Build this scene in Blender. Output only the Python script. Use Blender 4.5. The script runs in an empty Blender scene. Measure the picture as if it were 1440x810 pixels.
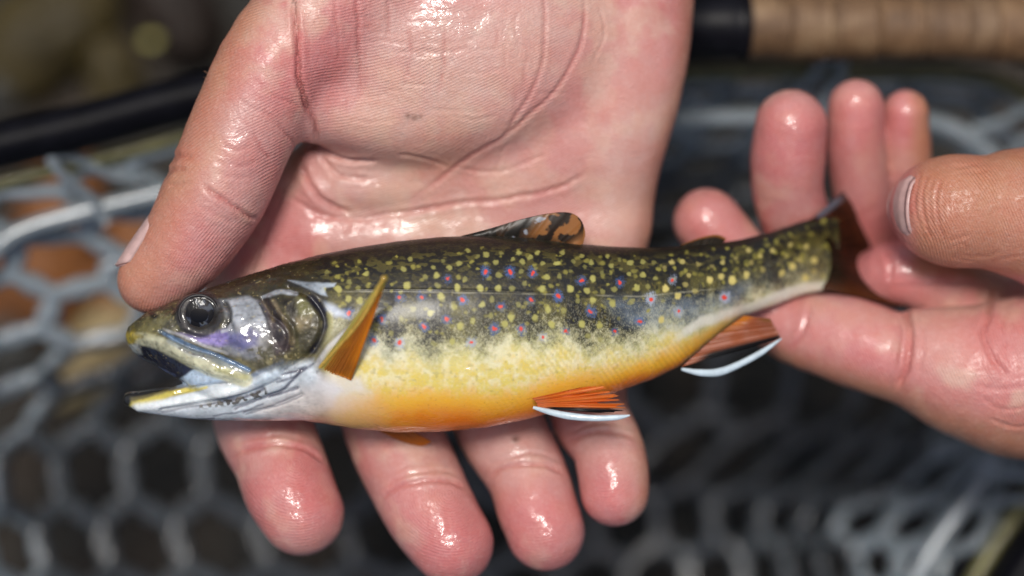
import bpy, math, random
import numpy as np
from mathutils import Vector, Matrix

# ------------------------------------------------------------------ camera, sky, sun, exposure
S = 0.13e-3            # metres per photograph pixel at the fish
DC = 3300.0            # camera distance above the fish, in those units
ZG = 1560.0            # height of the fish above the stream bed, in those units
SUN_EL, SUN_AZ = 73.0, 105.0     # degrees; azimuth measured from +X towards +Y
EXPOSURE = 0.79

def W(x, y, z):        # layout units (x right, y down, z up) -> world metres
    return ((x - 720) * S, (405 - y) * S, (z + ZG) * S)

sc = bpy.context.scene
col = sc.collection
cam_d = bpy.data.cameras.new('camera')
cam = bpy.data.objects.new('camera', cam_d); col.objects.link(cam)
cam.location = W(720, 405, DC)
cam_d.sensor_width = 36.0
cam_d.lens = 36.0 * DC / 1440.0
cam_d.clip_start = 0.01; cam_d.clip_end = 200.0
cam_d.dof.use_dof = True
cam_d.dof.focus_distance = (DC - 42) * S
cam_d.dof.aperture_fstop = 4.2
cam_d.dof.aperture_blades = 0
sc.camera = cam

world = bpy.data.worlds.new('World'); sc.world = world; world.use_nodes = True
wn = world.node_tree.nodes; wn.clear()
sky = wn.new('ShaderNodeTexSky'); sky.sky_type = 'NISHITA'; sky.sun_disc = False
sky.sun_elevation = math.radians(SUN_EL); sky.sun_rotation = math.radians(90 - SUN_AZ)
sky.dust_density = 4.0; sky.air_density = 1.0; sky.ozone_density = 0.6
bgn = wn.new('ShaderNodeBackground'); bgn.inputs['Strength'].default_value = 0.055
wo = wn.new('ShaderNodeOutputWorld')
world.node_tree.links.new(sky.outputs[0], bgn.inputs[0]); world.node_tree.links.new(bgn.outputs[0], wo.inputs[0])

sun_d = bpy.data.lights.new('sun', 'SUN'); sun_d.energy = 1.5; sun_d.angle = math.radians(13)
sun_d.color = (1.0, 0.965, 0.91)
sun = bpy.data.objects.new('sun', sun_d); col.objects.link(sun)
e, a = math.radians(SUN_EL), math.radians(SUN_AZ)
sdir = Vector((math.cos(e) * math.cos(a), math.cos(e) * math.sin(a), math.sin(e)))
sun.rotation_euler = sdir.to_track_quat('Z', 'Y').to_euler()
sun.location = (0, 0, 2)

vs = sc.view_settings
vs.view_transform = 'Standard'; vs.look = 'None'; vs.gamma = 1.0; vs.exposure = EXPOSURE; vs.use_curve_mapping = False
sc.cycles.use_denoising = True
sc.cycles.max_bounces = 6; sc.cycles.diffuse_bounces = 3; sc.cycles.glossy_bounces = 3; sc.cycles.transmission_bounces = 2

# ------------------------------------------------------------------ numeric helpers
rng = np.random.default_rng(7)
random.seed(7)
_LAT = rng.random((32, 32, 32)).astype(np.float32)

def vnoise(p, scale, seed=0):
    q = np.asarray(p, np.float32) / scale + seed * 7.31
    i = np.floor(q).astype(np.int64); f = (q - i).astype(np.float32)
    f = f * f * (3 - 2 * f)
    i0 = i % 32; i1 = (i + 1) % 32
    def L(a, b, c): return _LAT[a, b, c]
    x0, y0, z0 = i0.T; x1, y1, z1 = i1.T; fx, fy, fz = f.T
    c00 = L(x0, y0, z0) * (1 - fx) + L(x1, y0, z0) * fx
    c10 = L(x0, y1, z0) * (1 - fx) + L(x1, y1, z0) * fx
    c01 = L(x0, y0, z1) * (1 - fx) + L(x1, y0, z1) * fx
    c11 = L(x0, y1, z1) * (1 - fx) + L(x1, y1, z1) * fx
    return (c00 * (1 - fy) + c10 * fy) * (1 - fz) + (c01 * (1 - fy) + c11 * fy) * fz

def fbm(p, scale, seed=0, octv=3):
    s = 0; w = 1; t = 0
    for k in range(octv):
        s = s + w * vnoise(p, scale / 2 ** k, seed + k * 3); t += w; w *= 0.55
    return s / t

def lin(r, g, b):
    c = np.array([r, g, b], float) / 255
    return np.where(c <= 0.04045, c / 12.92, ((c + 0.055) / 1.055) ** 2.4)

def sstep(a, b, x):
    t = np.clip((x - a) / (b - a), 0, 1); return t * t * (3 - 2 * t)

def curve(pts, n=6, closed=False):
    P = np.array(pts, float); m = len(P)
    if m < 3 and not closed: return P
    out = []
    rngk = range(m) if closed else range(m - 1)
    for k in rngk:
        if closed: p0, p1, p2, p3 = P[(k - 1) % m], P[k], P[(k + 1) % m], P[(k + 2) % m]
        else: p0, p1, p2, p3 = P[max(k - 1, 0)], P[k], P[k + 1], P[min(k + 2, m - 1)]
        for j in range(n):
            t = j / n
            out.append(0.5 * ((2 * p1) + (-p0 + p2) * t + (2 * p0 - 5 * p1 + 4 * p2 - p3) * t * t + (-p0 + 3 * p1 - 3 * p2 + p3) * t ** 3))
    if not closed: out.append(P[-1])
    return np.array(out)

def dist_poly(x, y, pts):
    """distance of points to an open polyline, and the parameter 0..1 along it"""
    pts = np.asarray(pts, float); best = np.full(x.shape, 1e9); par = np.zeros(x.shape)
    m = len(pts) - 1
    for k in range(m):
        ax, ay = pts[k][:2]; bx, by = pts[k + 1][:2]
        dx, dy = bx - ax, by - ay; l2 = dx * dx + dy * dy + 1e-9
        t = np.clip(((x - ax) * dx + (y - ay) * dy) / l2, 0, 1)
        d = np.hypot(x - ax - t * dx, y - ay - t * dy)
        w = d < best
        best = np.where(w, d, best); par = np.where(w, (k + t) / m, par)
    return best, par

def sd_polygon(x, y, pts):
    """signed distance (negative inside) to a closed polygon"""
    P = np.asarray(pts, float); d, _ = dist_poly(x, y, np.vstack([P, P[:1]]))
    ins = np.zeros(x.shape, bool); j = len(P) - 1
    for i in range(len(P)):
        xi, yi = P[i]; xj, yj = P[j]
        c = ((yi > y) != (yj > y)) & (x < (xj - xi) * (y - yi) / (yj - yi + 1e-12) + xi)
        ins ^= c; j = i
    return np.where(ins, -d, d)

# ------------------------------------------------------------------ implicit surfaces
def persp(x, y, z):
    s = (DC - z) / DC
    return 720 + (x - 720) * s, 405 + (y - 405) * s, z, s

class Field:
    def __init__(self, lo, hi, h):
        self.lo = np.array(lo, float); self.h = h
        self.n = np.ceil((np.array(hi, float) - self.lo) / h).astype(int) + 1
        self.ax = [self.lo[k] + h * np.arange(self.n[k]) for k in range(3)]
    def empty(self): return np.full(self.n, 400.0, np.float32)
    def block(self, lo, hi):
        i0 = np.clip(np.floor((np.array(lo) - self.lo) / self.h).astype(int), 0, self.n)
        i1 = np.clip(np.ceil((np.array(hi) - self.lo) / self.h).astype(int) + 1, 0, self.n)
        sl = tuple(slice(a, b) for a, b in zip(i0, i1))
        return sl, np.meshgrid(*[self.ax[k][sl[k]].astype(np.float32) for k in range(3)], indexing='ij', sparse=True)
    def add(self, f, lo, hi, fn, k):
        m = k + 30
        sl, g = self.block(np.array(lo) - m, np.array(hi) + m)
        if min(f[sl].shape) == 0: return
        d = fn(*g).astype(np.float32); cur = f[sl]
        f[sl] = smin(cur, d, k)
    def cone(self, f, a, b, k):
        ax, ay, az, ar = a; bx, by, bz, br = b
        d = np.array([bx - ax, by - ay, bz - az]); l2 = float(d @ d) + 1e-6
        def fn(X, Y, Z):
            t = np.clip(((X - ax) * d[0] + (Y - ay) * d[1] + (Z - az) * d[2]) / l2, 0, 1)
            return np.sqrt((X - ax - t * d[0]) ** 2 + (Y - ay - t * d[1]) ** 2 + (Z - az - t * d[2]) ** 2) - (ar + (br - ar) * t)
        r = max(ar, br)
        self.add(f, np.minimum([ax, ay, az], [bx, by, bz]) - r, np.maximum([ax, ay, az], [bx, by, bz]) + r, fn, k)
    def chain(self, f, pts, k, smooth=4):
        P = []
        for (x, y, z, r) in pts:
            X, Y, Z, s = persp(x, y, z); P.append((X, Y, Z, r * s))
        P = curve(P, smooth) if len(P) > 2 and smooth > 1 else P
        g = self.empty()
        for i in range(len(P) - 1): self.cone(g, P[i], P[i + 1], 0.5)
        f[...] = smin(f, g, k)
    def ell(self, f, c, r, k, ang=0.0):
        X0, Y0, Z0, s = persp(*c); rx, ry, rz = [q * s for q in r]
        ca, sa = math.cos(ang), math.sin(ang)
        def fn(X, Y, Z):
            u = (X - X0) * ca + (Y - Y0) * sa; v = -(X - X0) * sa + (Y - Y0) * ca; w = Z - Z0
            k0 = np.sqrt((u / rx) ** 2 + (v / ry) ** 2 + (w / rz) ** 2)
            k1 = np.sqrt((u / rx ** 2) ** 2 + (v / ry ** 2) ** 2 + (w / rz ** 2) ** 2) + 1e-6
            return k0 * (k0 - 1) / k1
        m = max(rx, ry)
        self.add(f, (X0 - m, Y0 - m, Z0 - rz), (X0 + m, Y0 + m, Z0 + rz), fn, k)
    def mesh(self, f):
        n = self.n; s = f < 0
        cs = [(i, j, k) for i in (0, 1) for j in (0, 1) for k in (0, 1)]
        cnt = np.zeros(n - 1, np.int8)
        for (i, j, k) in cs: cnt += s[i:n[0] - 1 + i, j:n[1] - 1 + j, k:n[2] - 1 + k]
        I, J, K = np.nonzero((cnt > 0) & (cnt < 8))
        idx = np.full(n - 1, -1, np.int32); idx[I, J, K] = np.arange(len(I))
        vals = {c: f[I + c[0], J + c[1], K + c[2]] for c in cs}
        pos = np.zeros((len(I), 3)); num = np.zeros(len(I))
        for a in cs:
            for ax_ in range(3):
                if a[ax_] == 0:
                    b = list(a); b[ax_] = 1; b = tuple(b)
                    va, vb = vals[a], vals[b]; m = (va < 0) != (vb < 0)
                    t = np.where(m, va / np.where(m, va - vb, 1), 0)
                    p = np.zeros((len(I), 3)); p[:] = a; p[:, ax_] = t
                    pos += p * m[:, None]; num += m
        pos = pos / num[:, None] + np.stack([I, J, K], 1)
        V = self.lo + pos * self.h
        F = []
        for ax_ in range(3):
            o1, o2 = [q for q in range(3) if q != ax_]
            sl0 = [slice(1, n[q] - 1) for q in range(3)]; sl0[ax_] = slice(0, n[ax_] - 1)
            sl1 = list(sl0); sl1[ax_] = slice(1, n[ax_])
            s0 = s[tuple(sl0)]; s1 = s[tuple(sl1)]
            C = np.stack(np.nonzero(s0 != s1), 1)
            st = s0[tuple(C.T)]
            base = C.copy(); base[:, o1] += 1; base[:, o2] += 1
            def cell(d1, d2):
                q = base.copy(); q[:, o1] -= d1; q[:, o2] -= d2; return idx[q[:, 0], q[:, 1], q[:, 2]]
            q = np.stack([cell(1, 1), cell(0, 1), cell(0, 0), cell(1, 0)], 1)
            flip = st if ax_ == 1 else ~st
            q[flip] = q[flip][:, ::-1]
            F.append(q)
        return V, np.concatenate(F)

def smin(a, b, k):
    if k <= 0.01: return np.minimum(a, b)
    h = np.clip(0.5 + 0.5 * (b - a) / k, 0, 1)
    return b * (1 - h) + a * h - k * h * (1 - h)

def edges_of(F):
    m = F.shape[1]
    E = np.concatenate([np.stack([F[:, i], F[:, (i + 1) % m]], 1) for i in range(m)])
    E.sort(axis=1); return np.unique(E, axis=0)

def relax(V, F, it=2, lam=0.5):
    E = edges_of(F); n = len(V); cnt = np.bincount(E.ravel(), minlength=n)[:, None]
    for _ in range(it):
        A = np.stack([np.bincount(E[:, 0], V[E[:, 1], c], n) + np.bincount(E[:, 1], V[E[:, 0], c], n) for c in range(3)], 1)
        V = V + lam * (A / np.maximum(cnt, 1) - V)
    return V

def normals(V, F):
    a = V[F[:, 2]] - V[F[:, 0]]; b = V[F[:, 3 % F.shape[1]]] - V[F[:, 1]]
    fn = np.cross(a, b); N = np.zeros_like(V)
    for c in range(3):
        for k in range(F.shape[1]): N[:, c] += np.bincount(F[:, k], fn[:, c], len(V))
    return N / (np.linalg.norm(N, axis=1, keepdims=True) + 1e-9)

def subdivide(V, F):
    """one linear split of every quad into four"""
    E = edges_of(F); n = len(V); m = len(E)
    key = E[:, 0].astype(np.int64) * n + E[:, 1]
    def eid(a, b):
        lo = np.minimum(a, b).astype(np.int64); hi = np.maximum(a, b)
        return n + np.searchsorted(key, lo * n + hi)
    em = (V[E[:, 0]] + V[E[:, 1]]) / 2; fc = V[F].mean(1)
    fi = n + m + np.arange(len(F))
    e = [eid(F[:, k], F[:, (k + 1) % 4]) for k in range(4)]
    Q = [np.stack([F[:, k], e[k], fi, e[(k + 3) % 4]], 1) for k in range(4)]
    return np.vstack([V, em, fc]), np.concatenate(Q)

def make_mesh(name, V, F, mat, parent=None, colr=None, attrs=None, smooth=True):
    """V in layout units; one mesh object"""
    V = np.asarray(V, float); F = np.asarray(F)
    P = np.empty((len(V), 3), np.float32)
    P[:, 0] = (V[:, 0] - 720) * S; P[:, 1] = (405 - V[:, 1]) * S; P[:, 2] = (V[:, 2] + ZG) * S
    F = F[:, ::-1]                              # y is mirrored
    me = bpy.data.meshes.new(name); k = F.shape[1]
    me.vertices.add(len(P)); me.vertices.foreach_set('co', P.ravel())
    me.loops.add(F.size); me.loops.foreach_set('vertex_index', np.ascontiguousarray(F, np.int32).ravel())
    me.polygons.add(len(F)); me.polygons.foreach_set('loop_start', np.arange(0, F.size, k, dtype=np.int32))
    me.polygons.foreach_set('loop_total', np.full(len(F), k, np.int32))
    me.update(calc_edges=True); me.validate()
    if smooth: me.shade_smooth()
    if colr is not None:
        at = me.attributes.new('Col', 'FLOAT_COLOR', 'POINT')
        c = np.ones((len(V), 4), np.float32); c[:, :3] = np.clip(colr, 0, 1); at.data.foreach_set('color', c.ravel())
    for nm, arr in (attrs or {}).items():
        at = me.attributes.new(nm, 'FLOAT', 'POINT'); at.data.foreach_set('value', np.asarray(arr, np.float32))
    me.materials.append(mat)
    o = bpy.data.objects.new(name, me); col.objects.link(o)
    if parent is not None: o.parent = parent; o.matrix_parent_inverse = parent.matrix_world.inverted()
    return o

def tag(o, label=None, cat=None, group=None, kind=None):
    for k, v in (('label', label), ('category', cat), ('group', group), ('kind', kind)):
        if v: o[k] = v
    return o

def empty(name, x, y, z):
    o = bpy.data.objects.new(name, None); col.objects.link(o); o.location = W(x, y, z)
    o.matrix_world = Matrix.Translation(W(x, y, z)); o.empty_display_size = 0.01
    return o

def tube(path, rad, ns=10, closed=False, squash=None):
    """mesh of a tube along a 3D path in layout units; rad scalar or array"""
    P = np.asarray(path, float); n = len(P); r = np.broadcast_to(np.asarray(rad, float), (n,))
    T = np.roll(P, -1, 0) - np.roll(P, 1, 0) if closed else np.gradient(P, axis=0)
    T /= np.linalg.norm(T, axis=1, keepdims=True) + 1e-9
    up = np.array([0, 0, 1.0]); A = np.cross(T, up)
    bad = np.linalg.norm(A, axis=1) < 0.15; A[bad] = np.cross(T[bad], [0, 1.0, 0])
    A /= np.linalg.norm(A, axis=1, keepdims=True); B = np.cross(T, A)
    sx, sy = squash or (1, 1)
    th = np.arange(ns) / ns * 2 * math.pi
    V = (P[:, None] + (np.cos(th)[None, :, None] * A[:, None] * sx + np.sin(th)[None, :, None] * B[:, None] * sy) * r[:, None, None]).reshape(-1, 3)
    F = []; m = n if closed else n - 1
    i = np.repeat(np.arange(m), ns); j = np.tile(np.arange(ns), m); i2 = (i + 1) % n; j2 = (j + 1) % ns
    F = np.stack([i * ns + j, i * ns + j2, i2 * ns + j2, i2 * ns + j], 1)
    if not closed:
        V = np.vstack([V, P[:1], P[-1:]]); c0, c1 = n * ns, n * ns + 1
        jj = np.arange(ns); k = (jj + 1) % ns
        F = np.vstack([F, np.stack([k, jj, np.full(ns, c0), np.full(ns, c0)], 1)[:, [0, 1, 2, 2]],
                       np.stack([(n - 1) * ns + jj, (n - 1) * ns + k, np.full(ns, c1), np.full(ns, c1)], 1)])
        # caps as degenerate-free quads: split the ring in half strips
        F = F[:m * ns]; V = V[:-2]
        half = ns // 2
        for base, fl in ((0, True), ((n - 1) * ns, False)):
            for q in range(half - 1):
                quad = [base + q, base + q + 1, base + ns - 2 - q, base + ns - 1 - q]
                F = np.vstack([F, [quad[::-1] if not fl else quad]])
    return V, F

def merge(parts):
    Vs, Fs, o = [], [], 0
    for V, F in parts: Vs.append(V); Fs.append(F + o); o += len(V)
    return np.vstack(Vs), np.vstack(Fs)

# ------------------------------------------------------------------ materials
class NT:
    def __init__(self, name):
        self.m = bpy.data.materials.new(name); self.m.use_nodes = True
        self.t = self.m.node_tree; self.t.nodes.clear()
        self.out = self.t.nodes.new('ShaderNodeOutputMaterial')
        self.b = self.t.nodes.new('ShaderNodeBsdfPrincipled'); self.t.links.new(self.b.outputs[0], self.out.inputs[0])
        self.tc = self.t.nodes.new('ShaderNodeTexCoord').outputs['Object']
    def set(self, **k):
        for a, v in k.items():
            s = self.b.inputs[a.replace('_', ' ')]
            if hasattr(v, 'is_linked') or isinstance(v, bpy.types.NodeSocket): self.t.links.new(v, s)
            else: s.default_value = v
        return self
    def node(self, ty, ins=None, **props):
        n = self.t.nodes.new(ty)
        for a, v in props.items(): setattr(n, a, v)
        for a, v in (ins or {}).items():
            s = n.inputs[a]
            if isinstance(v, bpy.types.NodeSocket): self.t.links.new(v, s)
            else: s.default_value = v
        return n
    def noise(self, scale, detail=3, rough=0.5, vec=None, dist=0):
        return self.node('ShaderNodeTexNoise', {'Vector': vec or self.tc, 'Scale': scale, 'Detail': detail, 'Roughness': rough, 'Distortion': dist}).outputs['Fac']
    def ramp(self, fac, stops):
        n = self.node('ShaderNodeValToRGB', {'Fac': fac}); r = n.color_ramp
        while len(r.elements) < len(stops): r.elements.new(0.5)
        for e_, (p, c) in zip(r.elements, stops):
            e_.position = p; e_.color = (*c, 1) if len(c) == 3 else c
        return n.outputs[0]
    def math(self, op, a, b=0.0, c=None):
        ins = {0: a, 1: b}
        if c is not None: ins[2] = c
        return self.node('ShaderNodeMath', ins, operation=op).outputs[0]
    def mr(self, v, a, b, c, d):
        return self.node('ShaderNodeMapRange', {'Value': v, 'From Min': a, 'From Max': b, 'To Min': c, 'To Max': d}).outputs[0]
    def attr(self, name, out='Fac'):
        return self.node('ShaderNodeAttribute', attribute_name=name).outputs[out]
    def mix(self, f, a, b, mode='MIX'):
        n = self.node('ShaderNodeMix', {0: f, 6: a, 7: b}, data_type='RGBA', blend_type=mode); return n.outputs[2]
    def bump(self, h, strength=0.3, dist=1e-4, nrm=None):
        i = {'Strength': strength, 'Distance': dist, 'Height': h}
        if nrm: i['Normal'] = nrm
        return self.node('ShaderNodeBump', i).outputs[0]

def skin_material():
    n = NT('skin'); c = n.attr('Col', 'Color')
    fine = n.noise(1700, 4, 0.65); mott = n.noise(240, 5, 0.62)
    c2 = n.mix(n.mr(mott, 0.35, 0.68, 0.0, 0.55), c, n.mix(1.0, c, (0.98, 0.66, 0.63, 1), 'MULTIPLY'))
    c2 = n.mix(n.mr(n.noise(120, 4, 0.6), 0.5, 0.7, 0.0, 0.35), c2, n.mix(1.0, c, (1.0, 1.0, 0.90, 1), 'MULTIPLY'))
    ridge = n.attr('ridge'); warp = n.math('MULTIPLY', n.noise(90, 2, 0.5), 22.0)
    ph = n.math('ADD', n.math('MULTIPLY', ridge, 2 * math.pi / 4.0), warp)
    rs = n.math('MULTIPLY', n.math('SINE', ph), n.mr(n.noise(75, 4, 0.6), 0.38, 0.60, 0.25, 1.0))
    warpv = n.node('ShaderNodeVectorMath', {0: n.tc, 1: n.node('ShaderNodeVectorMath', {0: n.node('ShaderNodeTexNoise', {'Vector': n.tc, 'Scale': 300.0}).outputs['Color'], 'Scale': 0.0016}, operation='SCALE').outputs[0]}, operation='ADD').outputs[0]
    cell = n.node('ShaderNodeTexVoronoi', {'Vector': n.node('ShaderNodeMapping', {'Vector': warpv, 'Scale': (620, 1100, 800)}).outputs[0], 'Scale': 1.0}, feature='DISTANCE_TO_EDGE').outputs['Distance']
    lines = n.mr(cell, 0.0, 0.12, 0.0, 1.0)
    c2 = n.mix(n.mr(lines, 0, 1, 0.14, 0.0), c2, n.mix(1.0, c, (0.80, 0.52, 0.48, 1), 'MULTIPLY'))
    c2 = n.mix(n.mr(fine, 0.5, 0.75, 0.0, 0.22), c2, (0.74, 0.56, 0.50, 1))
    c2 = n.mix(n.mr(rs, -1, 1, 0.24, 0.0), c2, n.mix(1.0, c, (0.7, 0.45, 0.42, 1), 'MULTIPLY'))
    wet = n.attr('wet'); film = n.noise(190, 5, 0.66, dist=0.8)
    wetm = n.math('MULTIPLY', n.mr(film, 0.42, 0.50, 0.0, 1.0), wet)
    h = n.math('ADD', n.math('MULTIPLY', rs, 0.40), n.math('ADD', n.math('MULTIPLY', fine, 1.2), n.math('ADD', n.math('MULTIPLY', n.noise(480, 4, 0.6), 1.6), n.math('MULTIPLY', lines, 0.25))))
    nb = n.bump(h, 0.75, 1.4e-4)
    cb = n.bump(n.math('ADD', n.noise(170, 4, 0.5, dist=1.2), n.math('MULTIPLY', lines, 0.04)), 0.8, 5.0e-4)
    n.set(Base_Color=c2, Roughness=n.mr(wetm, 0, 1, 0.50, 0.36), Normal=nb, Subsurface_Weight=0.09, Subsurface_Scale=0.0014,
          Coat_Weight=n.mr(wetm, 0, 1, 0.02, 1.0), Coat_Roughness=n.mr(wetm, 0, 1, 0.35, 0.06), Coat_Normal=cb)
    n.b.inputs['Subsurface Radius'].default_value = (1.0, 0.36, 0.22)
    n.b.inputs['Specular IOR Level'].default_value = 0.36
    return n.m

def plain(name, c, rough=0.5, coat=0.0, noise=None, bump=None, metal=0.0, spec=0.5):
    n = NT(name); base = (*c, 1)
    if noise:
        sc_, amt = noise; f = n.noise(sc_, 4, 0.6)
        base = n.mix(n.mr(f, 0.3, 0.7, 0, 1), (*[q * (1 - amt) for q in c], 1), (*[min(1, q * (1 + amt)) for q in c], 1))
    n.set(Base_Color=base, Roughness=rough, Coat_Weight=coat, Metallic=metal, Specular_IOR_Level=spec)
    if bump: n.set(Normal=n.bump(n.noise(bump[0], 4, 0.6), bump[1], bump[2]))
    return n.m

def fish_material():
    n = NT('fish_skin'); c = n.attr('Col', 'Color'); g = n.attr('gloss')
    v = n.node('ShaderNodeTexVoronoi', {'Vector': n.tc, 'Scale': 2300.0}).outputs['Distance']
    f = n.noise(1800, 3, 0.6); w = n.noise(120, 3, 0.5, dist=1.2)
    nb = n.bump(n.math('ADD', v, n.math('MULTIPLY', f, 0.6)), 0.35, 0.9e-4)
    cb = n.bump(n.math('ADD', n.math('MULTIPLY', w, 1.0), n.math('MULTIPLY', n.noise(420, 2, 0.5), 0.16)), n.mr(g, 0, 1, 0.02, 1.0), 11e-4)
    n.set(Base_Color=c, Specular_IOR_Level=0.35, Roughness=n.mr(f, 0.3, 0.7, 0.42, 0.6), Normal=nb, Coat_Weight=n.mr(g, 0, 1, 0.10, 1.0), Coat_Roughness=n.mr(g, 0, 1, 0.22, 0.05),
          Coat_Normal=cb, Subsurface_Weight=0.05, Subsurface_Scale=0.001)
    return n.m

def fin_material():
    n = NT('fin_membrane'); c = n.attr('Col', 'Color')
    n.set(Specular_IOR_Level=0.25, Base_Color=c, Roughness=0.42, Coat_Weight=0.15, Coat_Roughness=0.2, Normal=n.bump(n.noise(900, 3, 0.6), 0.3, 1e-4),
          Subsurface_Weight=0.15, Subsurface_Scale=0.001)
    tr = n.node('ShaderNodeBsdfTranslucent', {'Color': c}); mx = n.node('ShaderNodeMixShader', {0: 0.3, 1: n.b.outputs[0], 2: tr.outputs[0]})
    n.t.links.new(mx.outputs[0], n.out.inputs[0])
    return n.m

def rubber_material(name, dark, light):
    n = NT(name); f = n.noise(60, 3, 0.6)
    n.set(Base_Color=n.ramp(f, [(0.3, dark), (0.7, light)]), Roughness=0.30, Coat_Weight=0.7, Coat_Roughness=0.12,
          Subsurface_Weight=0.1, Subsurface_Scale=0.003, Normal=n.bump(n.noise(400, 3, 0.5), 0.2, 3e-4))
    return n.m

def cork_material():
    n = NT('cork'); f = n.noise(120, 5, 0.65)
    st = n.node('ShaderNodeMapping', {'Vector': n.tc, 'Scale': (900, 60, 60)}).outputs[0]
    pit = n.node('ShaderNodeTexNoise', {'Vector': st, 'Scale': 1.0, 'Detail': 3.0}).outputs['Fac']
    pitm = n.mr(pit, 0.55, 0.72, 0, 1)
    base = n.ramp(f, [(0.25, (0.07, 0.035, 0.014)), (0.5, (0.20, 0.11, 0.05)), (0.75, (0.40, 0.27, 0.15))])
    base = n.mix(n.math('MULTIPLY', pitm, 0.75), base, (0.07, 0.035, 0.015, 1))
    tint = n.node('ShaderNodeObjectInfo').outputs['Random']
    base = n.mix(n.mr(tint, 0, 1, 0, 0.55), base, (0.10, 0.06, 0.035, 1))
    n.set(Base_Color=base, Roughness=0.62, Normal=n.bump(n.math('SUBTRACT', f, pitm), 0.6, 4e-4))
    return n.m

def bed_material():
    n = NT('wet_stream_bed'); f = n.noise(26, 5, 0.6); g = n.noise(140, 4, 0.6)
    base = n.ramp(f, [(0.30, (0.003, 0.003, 0.002)), (0.48, (0.010, 0.008, 0.004)), (0.62, (0.024, 0.014, 0.006)), (0.8, (0.02, 0.02, 0.013))])
    base = n.mix(n.mr(g, 0.4, 0.7, 0, 0.6), base, (0.005, 0.005, 0.004, 1))
    n.set(Specular_IOR_Level=0.25, Base_Color=base, Roughness=0.5, Normal=n.bump(n.math('ADD', f, g), 0.7, 4e-3))
    return n.m

def stone_material(name, c):
    n = NT(name); f = n.noise(60, 5, 0.65); g = n.noise(420, 3, 0.6)
    base = n.ramp(f, [(0.3, tuple(q * 0.5 for q in c)), (0.55, c), (0.8, tuple(min(1, q * 1.5) for q in c))])
    n.set(Base_Color=base, Roughness=0.55, Specular_IOR_Level=0.3, Normal=n.bump(n.math('ADD', f, g), 0.5, 1.5e-3))
    return n.m

M_skin, M_fish, M_fin, M_rub, M_cork, M_bed = skin_material(), fish_material(), fin_material(), rubber_material('grey_rubber', (0.034, 0.038, 0.044), (0.088, 0.098, 0.108)), cork_material(), bed_material()
M_nail = plain('fingernail', (0.56, 0.37, 0.34), 0.45, 0.1, (700, 0.12), (1500, 0.2, 4e-5))
M_black = plain('black_frame', (0.004, 0.004, 0.006), 0.45, 0.0, (200, 0.4), (300, 0.3, 3e-4), 0.0, 0.08)
M_wood = plain('olive_wood', (0.15, 0.14, 0.05), 0.45, 0.3, (150, 0.35), (300, 0.3, 2e-4))
M_seat = plain('reel_seat_black', (0.006, 0.006, 0.009), 0.4, 0.0, (300, 0.3), None, 0.0, 0.15)
M_metal = plain('nickel', (0.55, 0.55, 0.56), 0.25, 0.0, (400, 0.1), None, 1.0)
M_cord = rubber_material('pale_grey_rubber', (0.15, 0.18, 0.20), (0.30, 0.34, 0.37))

# ------------------------------------------------------------------ the setting: stream bed
gx = np.linspace(-26000, 27000, 130); gy = np.linspace(-26000, 27000, 130)
def warpax(c, a): 
    t = (c - a) / 26500; return a + np.sign(t) * (np.abs(t) ** 2.4) * 26500
GX, GY = np.meshgrid(warpax(gx, 500), warpax(gy, 400), indexing='ij')
gp = np.stack([GX.ravel(), GY.ravel(), np.zeros(GX.size)], 1)
gz = -ZG - 60 + 130 * (fbm(gp, 700, 2) - 0.5) + 60 * (fbm(gp, 190, 5) - 0.5)
GV = np.stack([GX.ravel(), GY.ravel(), gz], 1)
ii, jj = np.meshgrid(np.arange(129), np.arange(129), indexing='ij'); b0 = (ii * 130 + jj).ravel()
tag(make_mesh('stream_bed', GV, np.stack([b0, b0 + 130, b0 + 131, b0 + 1], 1), M_bed), kind='structure')

def stone(x, y, rx, ry, rz, seed, mat):
    """a rounded uneven river stone; x, y are photograph pixels of its middle"""
    nu, nv = 24, 14; z = -ZG - 60 + rz * 0.45
    X, Y, Z, s = persp(x, y, z)
    th = np.arange(nu) / nu * 2 * math.pi; ph = np.linspace(0.02, math.pi - 0.02, nv)
    T, P_ = np.meshgrid(th, ph, indexing='ij')
    d = np.stack([np.sin(P_) * np.cos(T), np.sin(P_) * np.sin(T), np.cos(P_)], -1).reshape(-1, 3)
    k = 1 + 0.55 * (fbm(d * 100 + 300 + seed * 57, 90, seed) - 0.5) + 0.15 * (vnoise(d * 100 + 300, 30, seed) - 0.5)
    an = seed * 1.7; ca, sa = math.cos(an), math.sin(an)
    V = d * k[:, None] * np.array([rx, ry, rz]) * s
    V = np.stack([V[:, 0] * ca - V[:, 1] * sa, V[:, 0] * sa + V[:, 1] * ca, V[:, 2]], 1) + [X, Y, Z]
    i, j = np.meshgrid(np.arange(nu), np.arange(nv - 1), indexing='ij'); i = i.ravel(); j = j.ravel(); i2 = (i + 1) % nu
    F = np.stack([i * nv + j, i * nv + j + 1, i2 * nv + j + 1, i2 * nv + j], 1)
    half = nu // 2
    for base in (0, nv - 1):
        for q in range(half - 1):
            quad = [q * nv + base, (q + 1) * nv + base, (nu - 2 - q) * nv + base, (nu - 1 - q) * nv + base]
            F = np.vstack([F, [quad if base else quad[::-1]]])
    return make_mesh('river_stone', V, F[:, ::-1], mat)

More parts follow.
